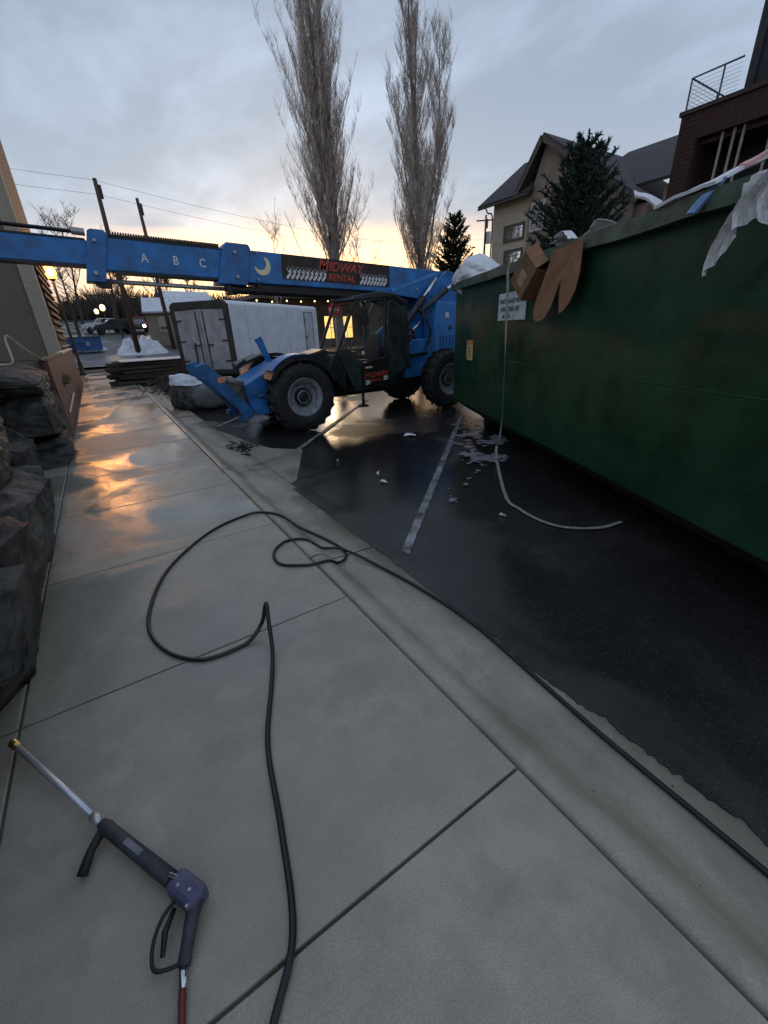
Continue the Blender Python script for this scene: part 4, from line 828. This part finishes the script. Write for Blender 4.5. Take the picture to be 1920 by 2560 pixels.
# ------------------------------------------------------------------ behind the walk: boulders, branches, lumber
def rock(c, size, seed, mat, label, name='boulder', capped=False):
    t = thing(name, label, 'rock', (c[0], c[1], LOT)); mb = MB(); n = 14
    def f(u, v):
        th_, ph = 2 * math.pi * u, math.pi * v; d = Vector((math.cos(th_) * math.sin(ph), math.sin(th_) * math.sin(ph), -math.cos(ph))); w = d * 1.4 + Vector((seed, 0, seed * 2))
        d2 = Vector([math.copysign(abs(q) ** .6, q) for q in d]); return d2 * (1 + .30 * noise.noise(w) + .12 * noise.noise(w * 2.4))
    def g(u, v):
        q = f(u, v); return (q.x * size[0] / 2, q.y * size[1] / 2, max(0, size[2] * .45 + q.z * size[2] / 2))
    mb.grid(g, 20, 12).build('stone', mat, t, smooth=True)
    if capped:
        def h(u, v):
            q = f(u * .55 + .30, .62 + .38 * v); return (q.x * size[0] / 2 * 1.03, q.y * size[1] / 2 * 1.03, size[2] * .45 + q.z * size[2] / 2 * 1.03 + .03)
        MB().grid(h, 14, 8).build('snow_cap', snow, t, smooth=True)
rock((1.92, 12.9, 0), (.95, .9, .88), 3.3, stone2, 'grey boulder with a patch of snow beside the walk', capped=True)
rock((2.62, 12.75, 0), (1.35, 1.3, .75), 8.1, M('smooth_grey_rock', (.17, .17, .18), .8, var=.15, scale=4, bump=.2, bscale=14), 'smooth low grey boulder under the handler stabiliser')
mb = MB(); random.seed(31)
for i in range(420):
    a_ = Vector((2.15 + random.gauss(0, .42), 18.3 + random.gauss(0, 1.5), T(18) + LOT + abs(random.gauss(0, .16)))); an = random.gauss(.7, .5); l = random.uniform(.3, 1.0); d = Vector((math.cos(an) * l, math.sin(an) * l, random.uniform(-.05, .22)))
    mb.tube(crv([a_, a_ + d * .5 + Vector((0, 0, random.uniform(-.05, .08))), a_ + d], 2), [.018, .016, .012, .010, .006], 4)
tag(mb.build('branch_pile', twigpile), 'low pile of wet cut branches between the walk and the trailer', 'branches', kind='stuff')
ls = thing('lumber_stack', 'dark weathered lumber stack left of the trailer doors', 'lumber', (2.1, 21.5, LOT))
random.seed(8)
for r_ in range(7):
    for k in range(5):
        m_ = MB().box(-1.55, 1.55, -.09, .09, -.055, .055).build('plank', lum_m, ls) if (r_ == 0 and k == 0) else inst(pl0, 'plank', ls)
        if r_ == 0 and k == 0: pl0 = m_
        m_.location = (random.uniform(-.45, .35), -1.0 + k * .42 + random.uniform(-.06, .06), .09 + r_ * .135); m_.rotation_euler = (0, random.uniform(-.03, .03), random.uniform(-.14, .14))
MB().box(-1.4, 1.5, -1.25, .9, 1.005, 1.03).build('snow_layer', snow, ls)
MB().box(1.58, 1.66, -1.5, -1.4, 0, 1.1).box(1.95, 2.02, -1.6, -1.52, 0, 1.1).bar((1.5, -1.55, .95), (2.2, -1.65, 1.0), .06, .06).build('stake', lum_m, ls)

# ------------------------------------------------------------------ trees
def limb(mb, p, d, l, r, n, segs, upbias, rng, wob=.12, tip=.35):
    pts = [p.copy()]; rad = [r]; q = p.copy(); d = d.normalized()
    for i in range(segs):
        d = (d + Vector((rng.gauss(0, wob), rng.gauss(0, wob), rng.gauss(0, wob * .6) + upbias))).normalized(); q = q + d * l / segs; pts.append(q.copy()); rad.append(r * (1 - (1 - tip) * (i + 1) / segs))
    mb.tube(pts, rad, n, False); return pts, rad, d
def poplar(loc, height, width, seed, label, leaders):
    rng = random.Random(seed); t = thing('poplar_tree', label, 'tree', loc, 0, None); tm = MB(); cm_ = MB()
    stems = []
    for (ang, lean, h0, hh, r0) in leaders:
        base = Vector((0, 0, h0)); d = Vector((math.cos(ang) * lean, math.sin(ang) * lean, 1)); pts, rad, _ = limb(tm, base, d, hh - h0, r0, 9, 14, .09, rng, .035, .10); stems.append((pts, rad, h0, hh))
    for pts, rad, h0, hh in stems:
        nb = int(70 * (hh - h0) / 18)
        for i in range(nb):
            t_ = .06 + .92 * (i + rng.random()) / nb; k = t_ * (len(pts) - 1); a = int(min(k, len(pts) - 2)); p = pts[a].lerp(pts[a + 1], k - a); ph = rng.random() * 6.283
            if p.z < 3.4: continue
            zrel = p.z / height; l = rng.uniform(2.4, 5.4) * (1.15 - .72 * zrel) * (width / 4.5); out = rng.uniform(.35, .95) * (1.2 - .5 * zrel)
            d = Vector((math.cos(ph) * out, math.sin(ph) * out, 1.0)); bp, br, _ = limb(cm_, p, d, l, max(.014, min(.055, rad[a] * rng.uniform(.12, .26))), 4, 6, .115, rng, .06, .2)
            for j in range(14):
                kk = rng.uniform(.9, 5.9); aa = int(kk); q = bp[aa].lerp(bp[aa + 1], kk - aa); ph2 = rng.random() * 6.283; o2 = rng.uniform(.2, .7)
                l2 = rng.uniform(.5, 1.5) * (1 - .35 * zrel); tp_, _, _ = limb(cm_, q, Vector((math.cos(ph2) * o2, math.sin(ph2) * o2, 1)), l2, .0105, 3, 3, .12, rng, .08, .35)
                for m in range(4):
                    q2 = tp_[rng.randint(0, 2)]; ph3 = rng.random() * 6.283; limb(cm_, q2, Vector((math.cos(ph3) * .55, math.sin(ph3) * .55, 1)), rng.uniform(.25, .75), .0065, 3, 2, .08, rng, .08, .5)
    tm.build('trunk', bark, t, smooth=True); cm_.build('crown', twig_m, t, smooth=False); return t
poplar((16.75, 31.7, T(31)), 25, 5.4, 3, 'taller bare poplar with two thick forking trunks behind the boom', [(2.6, .055, 0, 25, .46), (5.7, .03, 4.5, 22, .26), (2.55, .09, 8.0, 24.5, .17), (2.55, .15, 4.5, 17, .09), (2.3, .17, 4.0, 13.0, .08), (5.7, .10, 5.0, 17.0, .09)])
poplar((22.3, 28.3, T(28)), 20.8, 4.6, 9, 'slimmer bare poplar beside the small evergreen behind the machine', [(.5, .01, 0, 20.8, .34), (2.9, .06, .5, 18.5, .27), (5.7, .11, 5, 18, .12), (2.5, .17, 5, 15, .10), (5.7, .22, 4.5, 13.5, .09), (2.5, .26, 4, 11, .07)])
def sapling(loc, h, seed, label, spread=.45, name='bare_tree', n=(9, 8, 5), r=.10, group=None, mat=None):
    rng = random.Random(seed); t = thing(name, label, 'tree', loc, 0, group); tm = MB(); cm_ = MB(); pts, rad, _ = limb(tm, Vector((0, 0, 0)), Vector((rng.uniform(-.08, .08), rng.uniform(-.08, .08), 1)), h * .92, r, 7, 10, .05, rng, .06, .15)
    for i in range(n[0]):
        k = rng.uniform(2.5, 9.7); a = int(k); p = pts[a].lerp(pts[a + 1], k - a); ph = rng.random() * 6.283; bp, br, _ = limb(cm_, p, Vector((math.cos(ph) * spread * 2, math.sin(ph) * spread * 2, 1)), h * rng.uniform(.25, .45) * (1.2 - k / 14), rad[a] * .5, 4, 6, .06, rng, .12, .25)
        for j in range(n[1]):
            kk = rng.uniform(1, 5.9); aa = int(kk); q = bp[aa].lerp(bp[aa + 1], kk - aa); ph = rng.random() * 6.283; tp_, _, _ = limb(cm_, q, Vector((math.cos(ph) * .8, math.sin(ph) * .8, .9)), h * rng.uniform(.08, .18), r * .16, 3, 4, .05, rng, .16, .4)
            for m in range(n[2]):
                q2 = tp_[rng.randint(0, 3)]; ph = rng.random() * 6.283; limb(cm_, q2, Vector((math.cos(ph) * .9, math.sin(ph) * .9, .8)), h * rng.uniform(.03, .08), r * .09, 3, 2, .03, rng, .15, .5)
    tm.build('trunk', mat or bark_d, t, smooth=True); cm_.build('crown', mat or bark_d, t); return t
sapling((18.4, 30.6, T(30)), 9.0, 12, 'thin bare sapling growing beside the taller poplar trunk', .35, 'bare_sapling', (10, 8, 4), .09, mat=twig_m)
sapling((12.6, 33.0, T(33)), 8.2, 14, 'thin bare sapling on the open side of the taller poplar', .35, 'bare_sapling', (9, 7, 4), .08, mat=twig_m)
def conifer(loc, h, rad, seed, mat, label, name='spruce_tree', whorls=26, start=.05, per=11, droop=.1, blades=26, shape=.72, bl=8):
    rng = random.Random(seed); t = thing(name, label, 'tree', loc); MB().tube([(0, 0, 0), (.02, 0, h * .5), (0, 0, h * .97)], [h * .022, h * .014, .02], 8).build('trunk', bark_d, t); mb = MB()
    for w in range(whorls):
        f = (w + rng.random() * .6) / whorls; z = h * (start + (1 - start) * f)
        L_ = rad * ((1 - f) ** shape) * rng.uniform(.80, 1.12) + .10
        for k in range(max(4, int(per * (1 - f * .5)))):
            a = rng.random() * 6.283; l = L_ * rng.uniform(.65, 1.12); up = rng.uniform(.05, .42) + f * .7; p = Vector((0, 0, z)); d = Vector((math.cos(a), math.sin(a), up - droop)).normalized(); pts = [p]
            for s in range(5): d = (d + Vector((rng.gauss(0, .07), rng.gauss(0, .07), .05))).normalized(); pts.append(pts[-1] + d * l / 5)
            for s in range(int(blades * (.35 + .65 * l / rad))):
                kk = rng.uniform(.6, 4.99); aa = int(kk); q = pts[aa].lerp(pts[aa + 1], kk - aa); dd = (d * rng.uniform(.4, 1.1) + Vector((rng.gauss(0, .55), rng.gauss(0, .55), rng.gauss(.08, .35)))).normalized(); ln = rng.uniform(.09, .22) * (.45 + rad / bl); sd_ = dd.cross(Vector((rng.gauss(0, 1), rng.gauss(0, 1), rng.gauss(0, 1)))).normalized() * ln * .13
                mb.add([q - sd_, q + sd_, q + dd * ln * .7 + sd_ * .7, q + dd * ln, q + dd * ln * .7 - sd_ * .7], [(0, 1, 2, 3, 4)])
            mb.tube([pts[0], pts[2], pts[5]], [.02, .014, .006], 3, False)
    mb.build('crown', mat, t); return t
conifer((14.05, 9.75, 0), 6.55, 2.45, 4, needle, 'dense dark spruce standing between the beige house and the dumpster', whorls=38, per=19, blades=125, shape=.50, bl=6)
conifer((25.4, 28.2, T(28)), 9.1, 3.3, 6, needle2, 'small dark evergreen beside the slimmer poplar', 'evergreen_tree', whorls=30, per=17, blades=120, shape=.55, bl=4)

# ------------------------------------------------------------------ beige house
HO = (29, 21, 0); ho = thing('beige_house', 'beige clapboard house with steep shingled gables and brown window trim', 'house', HO)
def hp_(mb, n, m, par=None, **k): return mb.build(n, m, par or ho, HO, **k)
hp_(MB().box(26.0, 33.8, 21.3, 24.75, -.1, 9.35), 'wall', siding); hp_(MB().box(26.0, 33.8, 14.0, 21.3, -.1, 7.2), 'wall', taupe)
for i in range(38):
    z = 3.2 + i * .16
    if z < 9.2: hp_(MB().add([(25.975, 21.6, z), (25.975, 24.78, z), (25.998, 24.78, z + .15), (25.998, 21.6, z + .15), (26.0, 21.6, z), (26.0, 24.78, z)], [(0, 1, 2, 3), (0, 4, 5, 1)]), 'clapboard', siding)
hp_(MB().prism([(14.6, -.1), (21.5, -.1), (21.5, 8.9), (20.55, 11.55), (15.0, 7.75), (14.6, 7.5)], 'x', 25.7, 30.6), 'gable_wall', taupe)
# roofs as thick slabs
def slab4(a, b, c, d, th_=.16): 
    n = (Vector(b) - Vector(a)).cross(Vector(d) - Vector(a)).normalized() * th_
    if n.z < 0: n = -n
    v = [Vector(q) for q in (a, b, c, d)]; return MB().add(v + [q + n for q in v], [(0, 3, 2, 1), (4, 5, 6, 7), (0, 1, 5, 4), (1, 2, 6, 5), (2, 3, 7, 6), (3, 0, 4, 7)])
hp_(slab4((25.3, 21.2, 9.15), (25.3, 25.6, 9.15), (29.8, 25.6, 12.2), (29.8, 21.2, 12.2)), 'wing_roof', shingle)
hp_(slab4((25.2, 20.55, 11.70), (34, 20.55, 11.70), (34, 22.2, 9.35), (25.2, 22.2, 9.35)), 'gable_roof', shingle); hp_(slab4((25.2, 20.55, 11.72), (34, 20.55, 11.72), (34, 14.2, 7.35), (25.2, 14.2, 7.35)), 'gable_roof', shingle)
hp_(MB().bar((25.22, 20.55, 11.60), (25.22, 22.2, 9.25), .06, .22).bar((25.22, 20.55, 11.60), (25.22, 14.2, 7.25), .06, .22), 'barge_board', trim)
hp_(slab4((26.9, 10.0, 8.2), (26.9, 20.4, 8.2), (34.2, 20.4, 12.0), (34.2, 10.0, 12.0)), 'rear_roof', shingle)
hp_(MB().box(27.3, 33, 10.3, 14.0, -.1, 8.1), 'rear_wall', taupe)
hp_(MB().prism([(15.2, -.1), (18.2, -.1), (18.2, 6.0), (16.7, 7.6), (15.2, 6.0)], 'x', 24.6, 26.3), 'porch_gable', siding)
hp_(slab4((24.3, 16.7, 7.7), (27, 16.7, 7.7), (27, 18.7, 5.7), (24.3, 18.7, 5.7), .12), 'porch_roof', shingle); hp_(slab4((24.3, 16.7, 7.72), (27, 16.7, 7.72), (27, 14.7, 5.7), (24.3, 14.7, 5.7), .12), 'porch_roof', shingle)
hp_(MB().tube([(25.26, 21.3, 9.12), (25.26, 25.6, 9.12)], .07, 8).tube(crv([(25.3, 24.9, 9.08), (25.5, 24.86, 8.8), (25.95, 24.84, 8.55), (25.95, 24.84, 6)], 5), .05, 6), 'gutter', trim)
def hwin(y0, y1, z0, z1, x=25.97, gl=pane_sky, lights=4, fr=trim):
    w = hp_(MB().box(x - .06, x, y0 - .14, y1 + .14, z0 - .14, z0).box(x - .06, x, y0 - .14, y1 + .14, z1, z1 + .16).box(x - .06, x, y0 - .14, y0, z0, z1).box(x - .06, x, y1, y1 + .14, z0, z1), 'window', fr)
    for i in range(lights):
        a = y0 + (y1 - y0) * i / lights; hp_(MB().box(x - .02, x - .01, a + .03, a + (y1 - y0) / lights - .03, z0 + .03, z1 - .03), 'pane', gl, w)
    hp_(MB().box(x - .035, x - .008, y0, y1, (z0 + z1) / 2 + .18, (z0 + z1) / 2 + .215), 'glazing_bar', fr, w)
    return w
hwin(22.05, 23.55, 6.98, 7.70); hwin(22.05, 23.4, 5.35, 6.22)
hwin(20.3, 21.1, 7.2, 8.5, 25.66, pane_m, 2, trim_l); hwin(18.9, 19.6, 4.4, 5.6, 25.66, pane_m, 2, trim_l)
# ------------------------------------------------------------------ dark brick apartment block
AO = (22, 4, 0); ab = thing('apartment_block', 'dark red brick apartment block with deep balconies and a roof terrace', 'apartment building', AO)
def ap_(mb, n, m, par=None, **k): return mb.build(n, m, par or ab, AO, **k)
ap_(MB().box(19.0, 27, 9.0, 9.62, -.1, 8.0).box(19.0, 27, -6, 9.0, 7.25, 8.0).box(19.0, 27, -6, 9.0, 4.35, 4.75), 'brick_frame', brick_m)
ap_(MB().box(20.9, 27, -6, 9.0, -.1, 7.25), 'recessed_wall', dark_wall)
ap_(MB().box(18.92, 27, -6, 9.68, 8.0, 8.12), 'parapet', M('parapet_dark', (.06, .035, .03), .8))
for i in range(24):
    z = 4.9 + i * .13
    if z < 8: ap_(MB().box(18.985, 19.0, 9.02, 9.61, z, z + .115), 'brick_course', brick_m)
for y in (8.25, 7.92, 7.66, 6.9, 5.9, 4.7): ap_(MB().box(19.15, 19.22, y, y + .06, 4.75, 7.25), 'balcony_post', M('post_pale', (.32, .29, .26), .7))
for (y0, y1) in ((6.2, 7.3), (3.5, 5.2), (.5, 2.5)):
    w = ap_(MB().box(20.84, 20.9, y0 - .1, y1 + .1, 4.8, 6.9), 'window', dark_wall); ap_(MB().box(20.82, 20.84, y0, y1, 4.9, 6.8), 'pane', pane_m, w)
ap_(MB().box(19.3, 20.8, -6, 9.0, 7.1, 7.24), 'soffit', M('soffit_brown', (.07, .045, .035), .8))
ap_(MB().add([(19.6, 8.05, 8.12), (19.6, -6, 8.12), (27, -6, 8.12), (27, 8.05, 8.12), (19.6, 8.05, 9.72), (19.6, -6, 10.6), (27, -6, 10.6), (27, 8.05, 10.6)], [(0, 1, 5, 4), (1, 2, 6, 5), (2, 3, 7, 6), (3, 0, 4, 7), (4, 5, 6), (4, 6, 7)]).box(19.5, 19.62, 7.9, 8.12, 8.12, 10.4), 'penthouse', dark_wall)
w = ap_(MB().box(19.50, 19.58, 6.3, 7.45, 8.3, 9.5), 'window', black_m); ap_(MB().box(19.48, 19.50, 6.4, 7.35, 8.4, 9.4), 'pane', M('pane_grey', (.22, .23, .26), .3), w)
rl = MB()
rail_p = [(19.05, 9.55), (19.05, 8.15)]
for x, y in ((19.05, 9.55), (19.05, 8.62), (21, 9.55), (23, 9.55)): rl.box(x - .02, x + .02, y - .02, y + .02, 8.12, 8.98)
rl.tube([(19.05, 8.12, 8.98), (19.05, 9.55, 8.98), (24, 9.55, 8.98)], .028, 6)
ap_(rl, 'terrace_railing', M('railing_steel', (.10, .09, .09), .5))
cb = MB()
for i in range(7): z = 8.22 + i * .105; cb.tube([(19.05, 8.12, z), (19.05, 9.55, z), (24, 9.55, z)], .006, 4)
ap_(cb, 'railing_cable', steel)
# ------------------------------------------------------------------ utility poles and wires
def pole(loc, h, label, r=.19, lean=(0, 0), arms=0):
    t = thing('utility_pole', label, 'utility pole', loc); MB().tube([(0, 0, -.2), (lean[0] * .5, lean[1] * .5, h * .5), (lean[0], lean[1], h)], [r, r * .82, r * .62], 12).build('shaft', pole_m, t, smooth=True)
    for i in range(arms): MB().box(-1.1, 1.1, -.06, .06, h - .6 - i * .9, h - .47 - i * .9).build('crossarm', pole_m, t)
    MB().tube([(lean[0] + .18, lean[1], h * .90), (lean[0] + .18, lean[1], h * .97)], .10, 8).build('insulator', pole_m, t)
    return t
pole((2.85, 40, T(40)), 11.3, 'bare wooden utility pole standing in the snow heap', .21, (.12, 0)); pole((6.2, 45, T(45)), 11.4, 'bare wooden utility pole just behind the trailer roof', .19, (-.2, 0))
p3 = pole((42.8, 42, 0), 13.5, 'far wooden utility pole with crossarm beside the beige house', .17, (0, 0), 1); MB().tube([(.4, 0, 10.6), (.4, 0, 11.8)], .3, 10).build('transformer', steel, p3)
p3.rotation_euler[2] = R(-40)
for k, (z0, z1, zz) in enumerate(((11.4, 11.2, 0), (10.6, 10.4, 0))):
    mb = MB(); A = Vector((-40, 34, T(40) + z0 + 2.2)); B = Vector((2.95, 40, T(40) + z0 - .2)); C_ = Vector((45, 47, T(45) + z1 - 1)); pts = []
    for a, b in ((A, B), (B, C_)):
        for i in range(13): t = i / 12; p = a.lerp(b, t); p.z -= 4 * t * (1 - t) * .9; pts.append(p)
    o = world_mesh(mb.tube(pts, .009, 5), 'overhead_wire', black_m, ('upper' if k == 0 else 'lower') + ' overhead wire strung past the two bare poles', 'wire')
# ------------------------------------------------------------------ up the street
def snowheap(c, rx, ry, h, label):
    mb = MB(); mb.grid(lambda u, v: ((c[0] + rx * (2 * u - 1)), c[1] + ry * (2 * v - 1), T(c[1] + ry * (2 * v - 1)) - .06 + max(0, h * (1 - ((2 * u - 1) ** 2 + (2 * v - 1) ** 2)) ** .6 * (.75 + .8 * noise.noise((u * 5, v * 5, c[0])) + .3 * noise.noise((u * 13, v * 13, 2))) if (2 * u - 1) ** 2 + (2 * v - 1) ** 2 < 1 else 0)), 26, 20)
    world_mesh(mb, 'snow_heap', snow, label, 'snow', smooth=True)
snowheap((3.3, 41.5), 1.9, 1.8, 1.25, 'heap of ploughed snow round the foot of a utility pole'); snowheap((-.6, 47.2), 1.6, .5, .35, 'thin strip of old snow beside the blue bins')
def bin_(loc, label, w=1.9, d=1.2, h=1.15, rz=0.):
    t = thing('skip_bin', label, 'bin', loc, rz); MB().prism([(-w / 2, .12), (w / 2, .12), (w / 2 + .06, h), (-w / 2 - .06, h)], 'y', -d / 2, d / 2).build('bin_body', bluebin, t, bevel=.02); MB().box(-w / 2 - .08, w / 2 + .08, -d / 2 - .05, d / 2 + .05, h + .003, h + .07).build('lid', M('lid_dark', (.03, .06, .11), .5), t)
    for x in (-.6, .6): MB().tube([(x, -d / 2 + .1, .07), (x, d / 2 - .1, .07)], .06, 8).build('caster', black_m, t)
    MB().box(-.16, .12, -d / 2 - .03, -d / 2 - .005, .5, .85).build('pale_decal', M('decal_pale', (.25, .30, .38), .6), t)
bin_((-.35, 45.6, T(45.6)), 'blue lidded bin with a pale mark beyond the walk'); bin_((-2.35, 46.3, T(46)), 'darker blue bin partly behind the other blue bin', 1.7)
def car(loc, rz, mat, label, lit=False, h=1.0, L_=4.5):
    t = thing('parked_car' if not lit else 'moving_car', label, 'car', loc, rz); Wd = .9
    prof_ = [(-L_ / 2, .42), (-L_ / 2, .88), (-L_ / 2 + .15, .98), (-L_ / 2 + .55, 1.05), (-L_ / 2 + 1.0, 1.52 * h), (.45, 1.56 * h), (1.05, 1.08), (L_ / 2 - .2, .92), (L_ / 2, .74), (L_ / 2, .40)]
    MB().prism(prof_, 'y', -Wd, Wd).build('car_body', mat, t, bevel=.07)
    MB().prism([(-L_ / 2 + .72, 1.08), (-L_ / 2 + 1.08, 1.46 * h), (.42, 1.48 * h), (.90, 1.1)], 'y', -Wd - .006, Wd + .006).build('side_glass', pane_m, t); MB().add([(.52, -.75, 1.50 * h), (.52, .75, 1.50 * h), (1.07, .8, 1.10), (1.07, -.8, 1.10)], [(0, 1, 2, 3)]).build('windscreen', pane_m, t)
    for x in (-L_ / 2 + .85, L_ / 2 - .8):
        for y in (-Wd + .08, Wd - .08): MB().lathe([(0, -.11), (.3, -.11), (.33, -.07), (.33, .07), (.3, .11), (0, .11)], (x, y, .33), (0, 1, 0), 16).build('wheel', rubber, t)
    for k, y in enumerate((-.62, .62)): MB().tube([(L_ / 2 - .03, y, .70), (L_ / 2 + .03, y, .70)], .16 if lit else .10, 10).build('headlight', (lamp_o if k == 0 else lamp_w) if lit else M('lens_grey', (.4, .4, .42), .2), t)
    return t
car((5.0, 61.6, T(61.6)), R(-92), card_k, 'oncoming car with both headlights glowing', True)
car((2.6, 62, T(62)), R(188), card_k, 'dark parked car with pale windows beyond the blue bins'); car((1.6, 65.5, T(65)), R(185), carw, 'white parked car behind the dark parked car'); car((5.2, 67, T(67)), R(182), carr, 'red parked car further up the street')
sapling((2.7, 53, T(53)), 4.5, 40, 'small bare street tree in front of the parked cars', .4, 'street_tree', (6, 5, 3), .11)
conifer((-1.0, 58, T(58)), 7.6, 2.4, 31, needle2, 'dark evergreen standing behind the street lamp', 'evergreen_tree', 20, per=9, blades=20); conifer((-3.6, 64, T(64)), 9.5, 3.0, 32, needle2, 'taller dark evergreen at the back of the street bend', 'evergreen_tree', 20, per=9, blades=20)
for i, (x, y, h, s, lb) in enumerate(((3.5, 74, 11, 51, 'tall bare tree behind the two yellow lamps'), (-.5, 80, 14, 52, 'broad bare tree rising above the dark evergreens'), (10.5, 82, 9, 53, 'bare tree right of the wooden pole in the snow'), (14, 90, 8.5, 54, 'low bare tree over the far snowy roof'), (7.2, 86, 7.5, 55, 'short twiggy tree above the oncoming car'), (18, 88, 9, 56, 'bare tree behind the second wooden pole'))):
    sapling((x, y, T(y)), h, s, lb, .5, 'bare_tree', (14, 10, 5), .20)
random.seed(77); mb = MB()
for i in range(1500):
    a = random.uniform(-30, 75); y = 105 + random.uniform(-6, 20); b = Vector((a, y, T(y))); h = random.uniform(2, 6.5) * (.75 + .5 * noise.noise((a * .08, 0, 0)))
    for k in range(7):
        d = Vector((random.gauss(0, .45), random.gauss(0, .35), 1)); mb.tube([b, b + d * h * .6, b + d * h + Vector((random.gauss(0, .4), 0, 0))], [.12, .09, .02], 3, False)
tag(mb.build('far_wood', bark_d), 'far-off bare wood closing the view at the head of the street', 'wood', kind='stuff')
def cottage(o, w, d, h, rh, wall, label, rot=0., sn=True, win=2):
    t = thing('far_house', label, 'house', o, rot); MB().box(-w / 2, w / 2, -d / 2, d / 2, -.5, h).build('wall', wall, t); MB().prism([(-d / 2 - .3, h - .05), (d / 2 + .3, h - .05), (0, h + rh)], 'x', -w / 2 - .3, w / 2 + .3).build('roof', shingle, t)
    if sn: 
        n = Vector((0, -rh, d / 2)).normalized(); MB().add([(-w / 2 - .2, -d / 2 - .2, h + .08), (w / 2 + .2, -d / 2 - .2, h + .08), (w / 2 + .2, -.3, h + rh - .1), (-w / 2 - .2, -.3, h + rh - .1)], [(0, 1, 2, 3)]).build('roof_snow', snow, t, solid=.16)
    for i in range(win): x = -w / 2 + w * (i + .5) / win; f = MB().box(x - .55, x + .55, -d / 2 - .05, -d / 2, 1.0, 2.3).build('window', trim_l, t); MB().box(x - .48, x + .48, -d / 2 - .06, -d / 2 - .05, 1.07, 2.23).build('pane', pane_m, f)
cottage((8.2, 50, T(50)), 6, 5, 2.6, 1.5, taupe, 'dark low house with snow on its roof behind the trailer', R(-10)); cottage((13, 74, T(74)), 7, 6, 2.6, 2, siding, 'far pale house with snowy roof up the street', R(15))
# shop with lit windows behind the cab
SO = (19, 37, T(37)); sh_ = thing('shop_building', 'low brown shop with warm lit windows and bulbs under the eaves', 'shop', SO)
def so_(mb, n, m, par=None, **k): return mb.build(n, m, par or sh_, None, **k)
so_(MB().box(-7.5, 8, -1.5, 5, -.4, 3.7), 'wall', M('shop_brown', (.10, .075, .055), .85, var=.2, scale=2)); so_(MB().box(-8, 8.5, -2.6, 5.4, 3.72, 4.0), 'flat_roof', trim)
for x in (-6.4, -3.1, -1.2, .4, 2.2, 4.4):
    lit = x in (-1.2, .4); w = so_(MB().box(x - .62, x + .62, -1.56, -1.5, .55, 2.45), 'window', trim)
    for a, b in ((-.55, -.03), (.03, .55)): so_(MB().box(x + a, x + b, -1.58, -1.56, .62, 1.45), 'pane', win_lit if lit else pane_m, w); so_(MB().box(x + a, x + b, -1.58, -1.56, 1.5, 2.38), 'pane', win_lit if lit else pane_m, w)
for i in range(0, 26, 2): so_(MB().lathe([(0, -.06), (.05, -.03), (.06, 0), (.04, .05), (0, .06)], (-7.8 + i * .6, -2.62, 3.55 - .10 * abs(math.sin(i * .7))), (0, 0, 1), 8), 'bulb', lamp_y)
sg_ = thing('stop_sign', 'red octagonal stop sign on a post between the trailer and the cab', 'stop sign', (12.4, 24.0, LOT)); MB().box(-.03, .03, -.02, .02, 0, 2.55).build('post', steel, sg_)
f = MB().prism([(.40 * math.cos(R(22.5 + 45 * i)), 2.95 + .40 * math.sin(R(22.5 + 45 * i))) for i in range(8)], 'y', -.035, -.022).build('plate', stopred, sg_); text('STOP', .27, white_t, f, (0, -.038, 2.86), (R(90), 0, 0), extr=.001)
sg_.rotation_euler[2] = R(-25)
wsg = MB().box(9.9, 10.9, 23.0, 23.6, LOT + .02, LOT + 1.2)
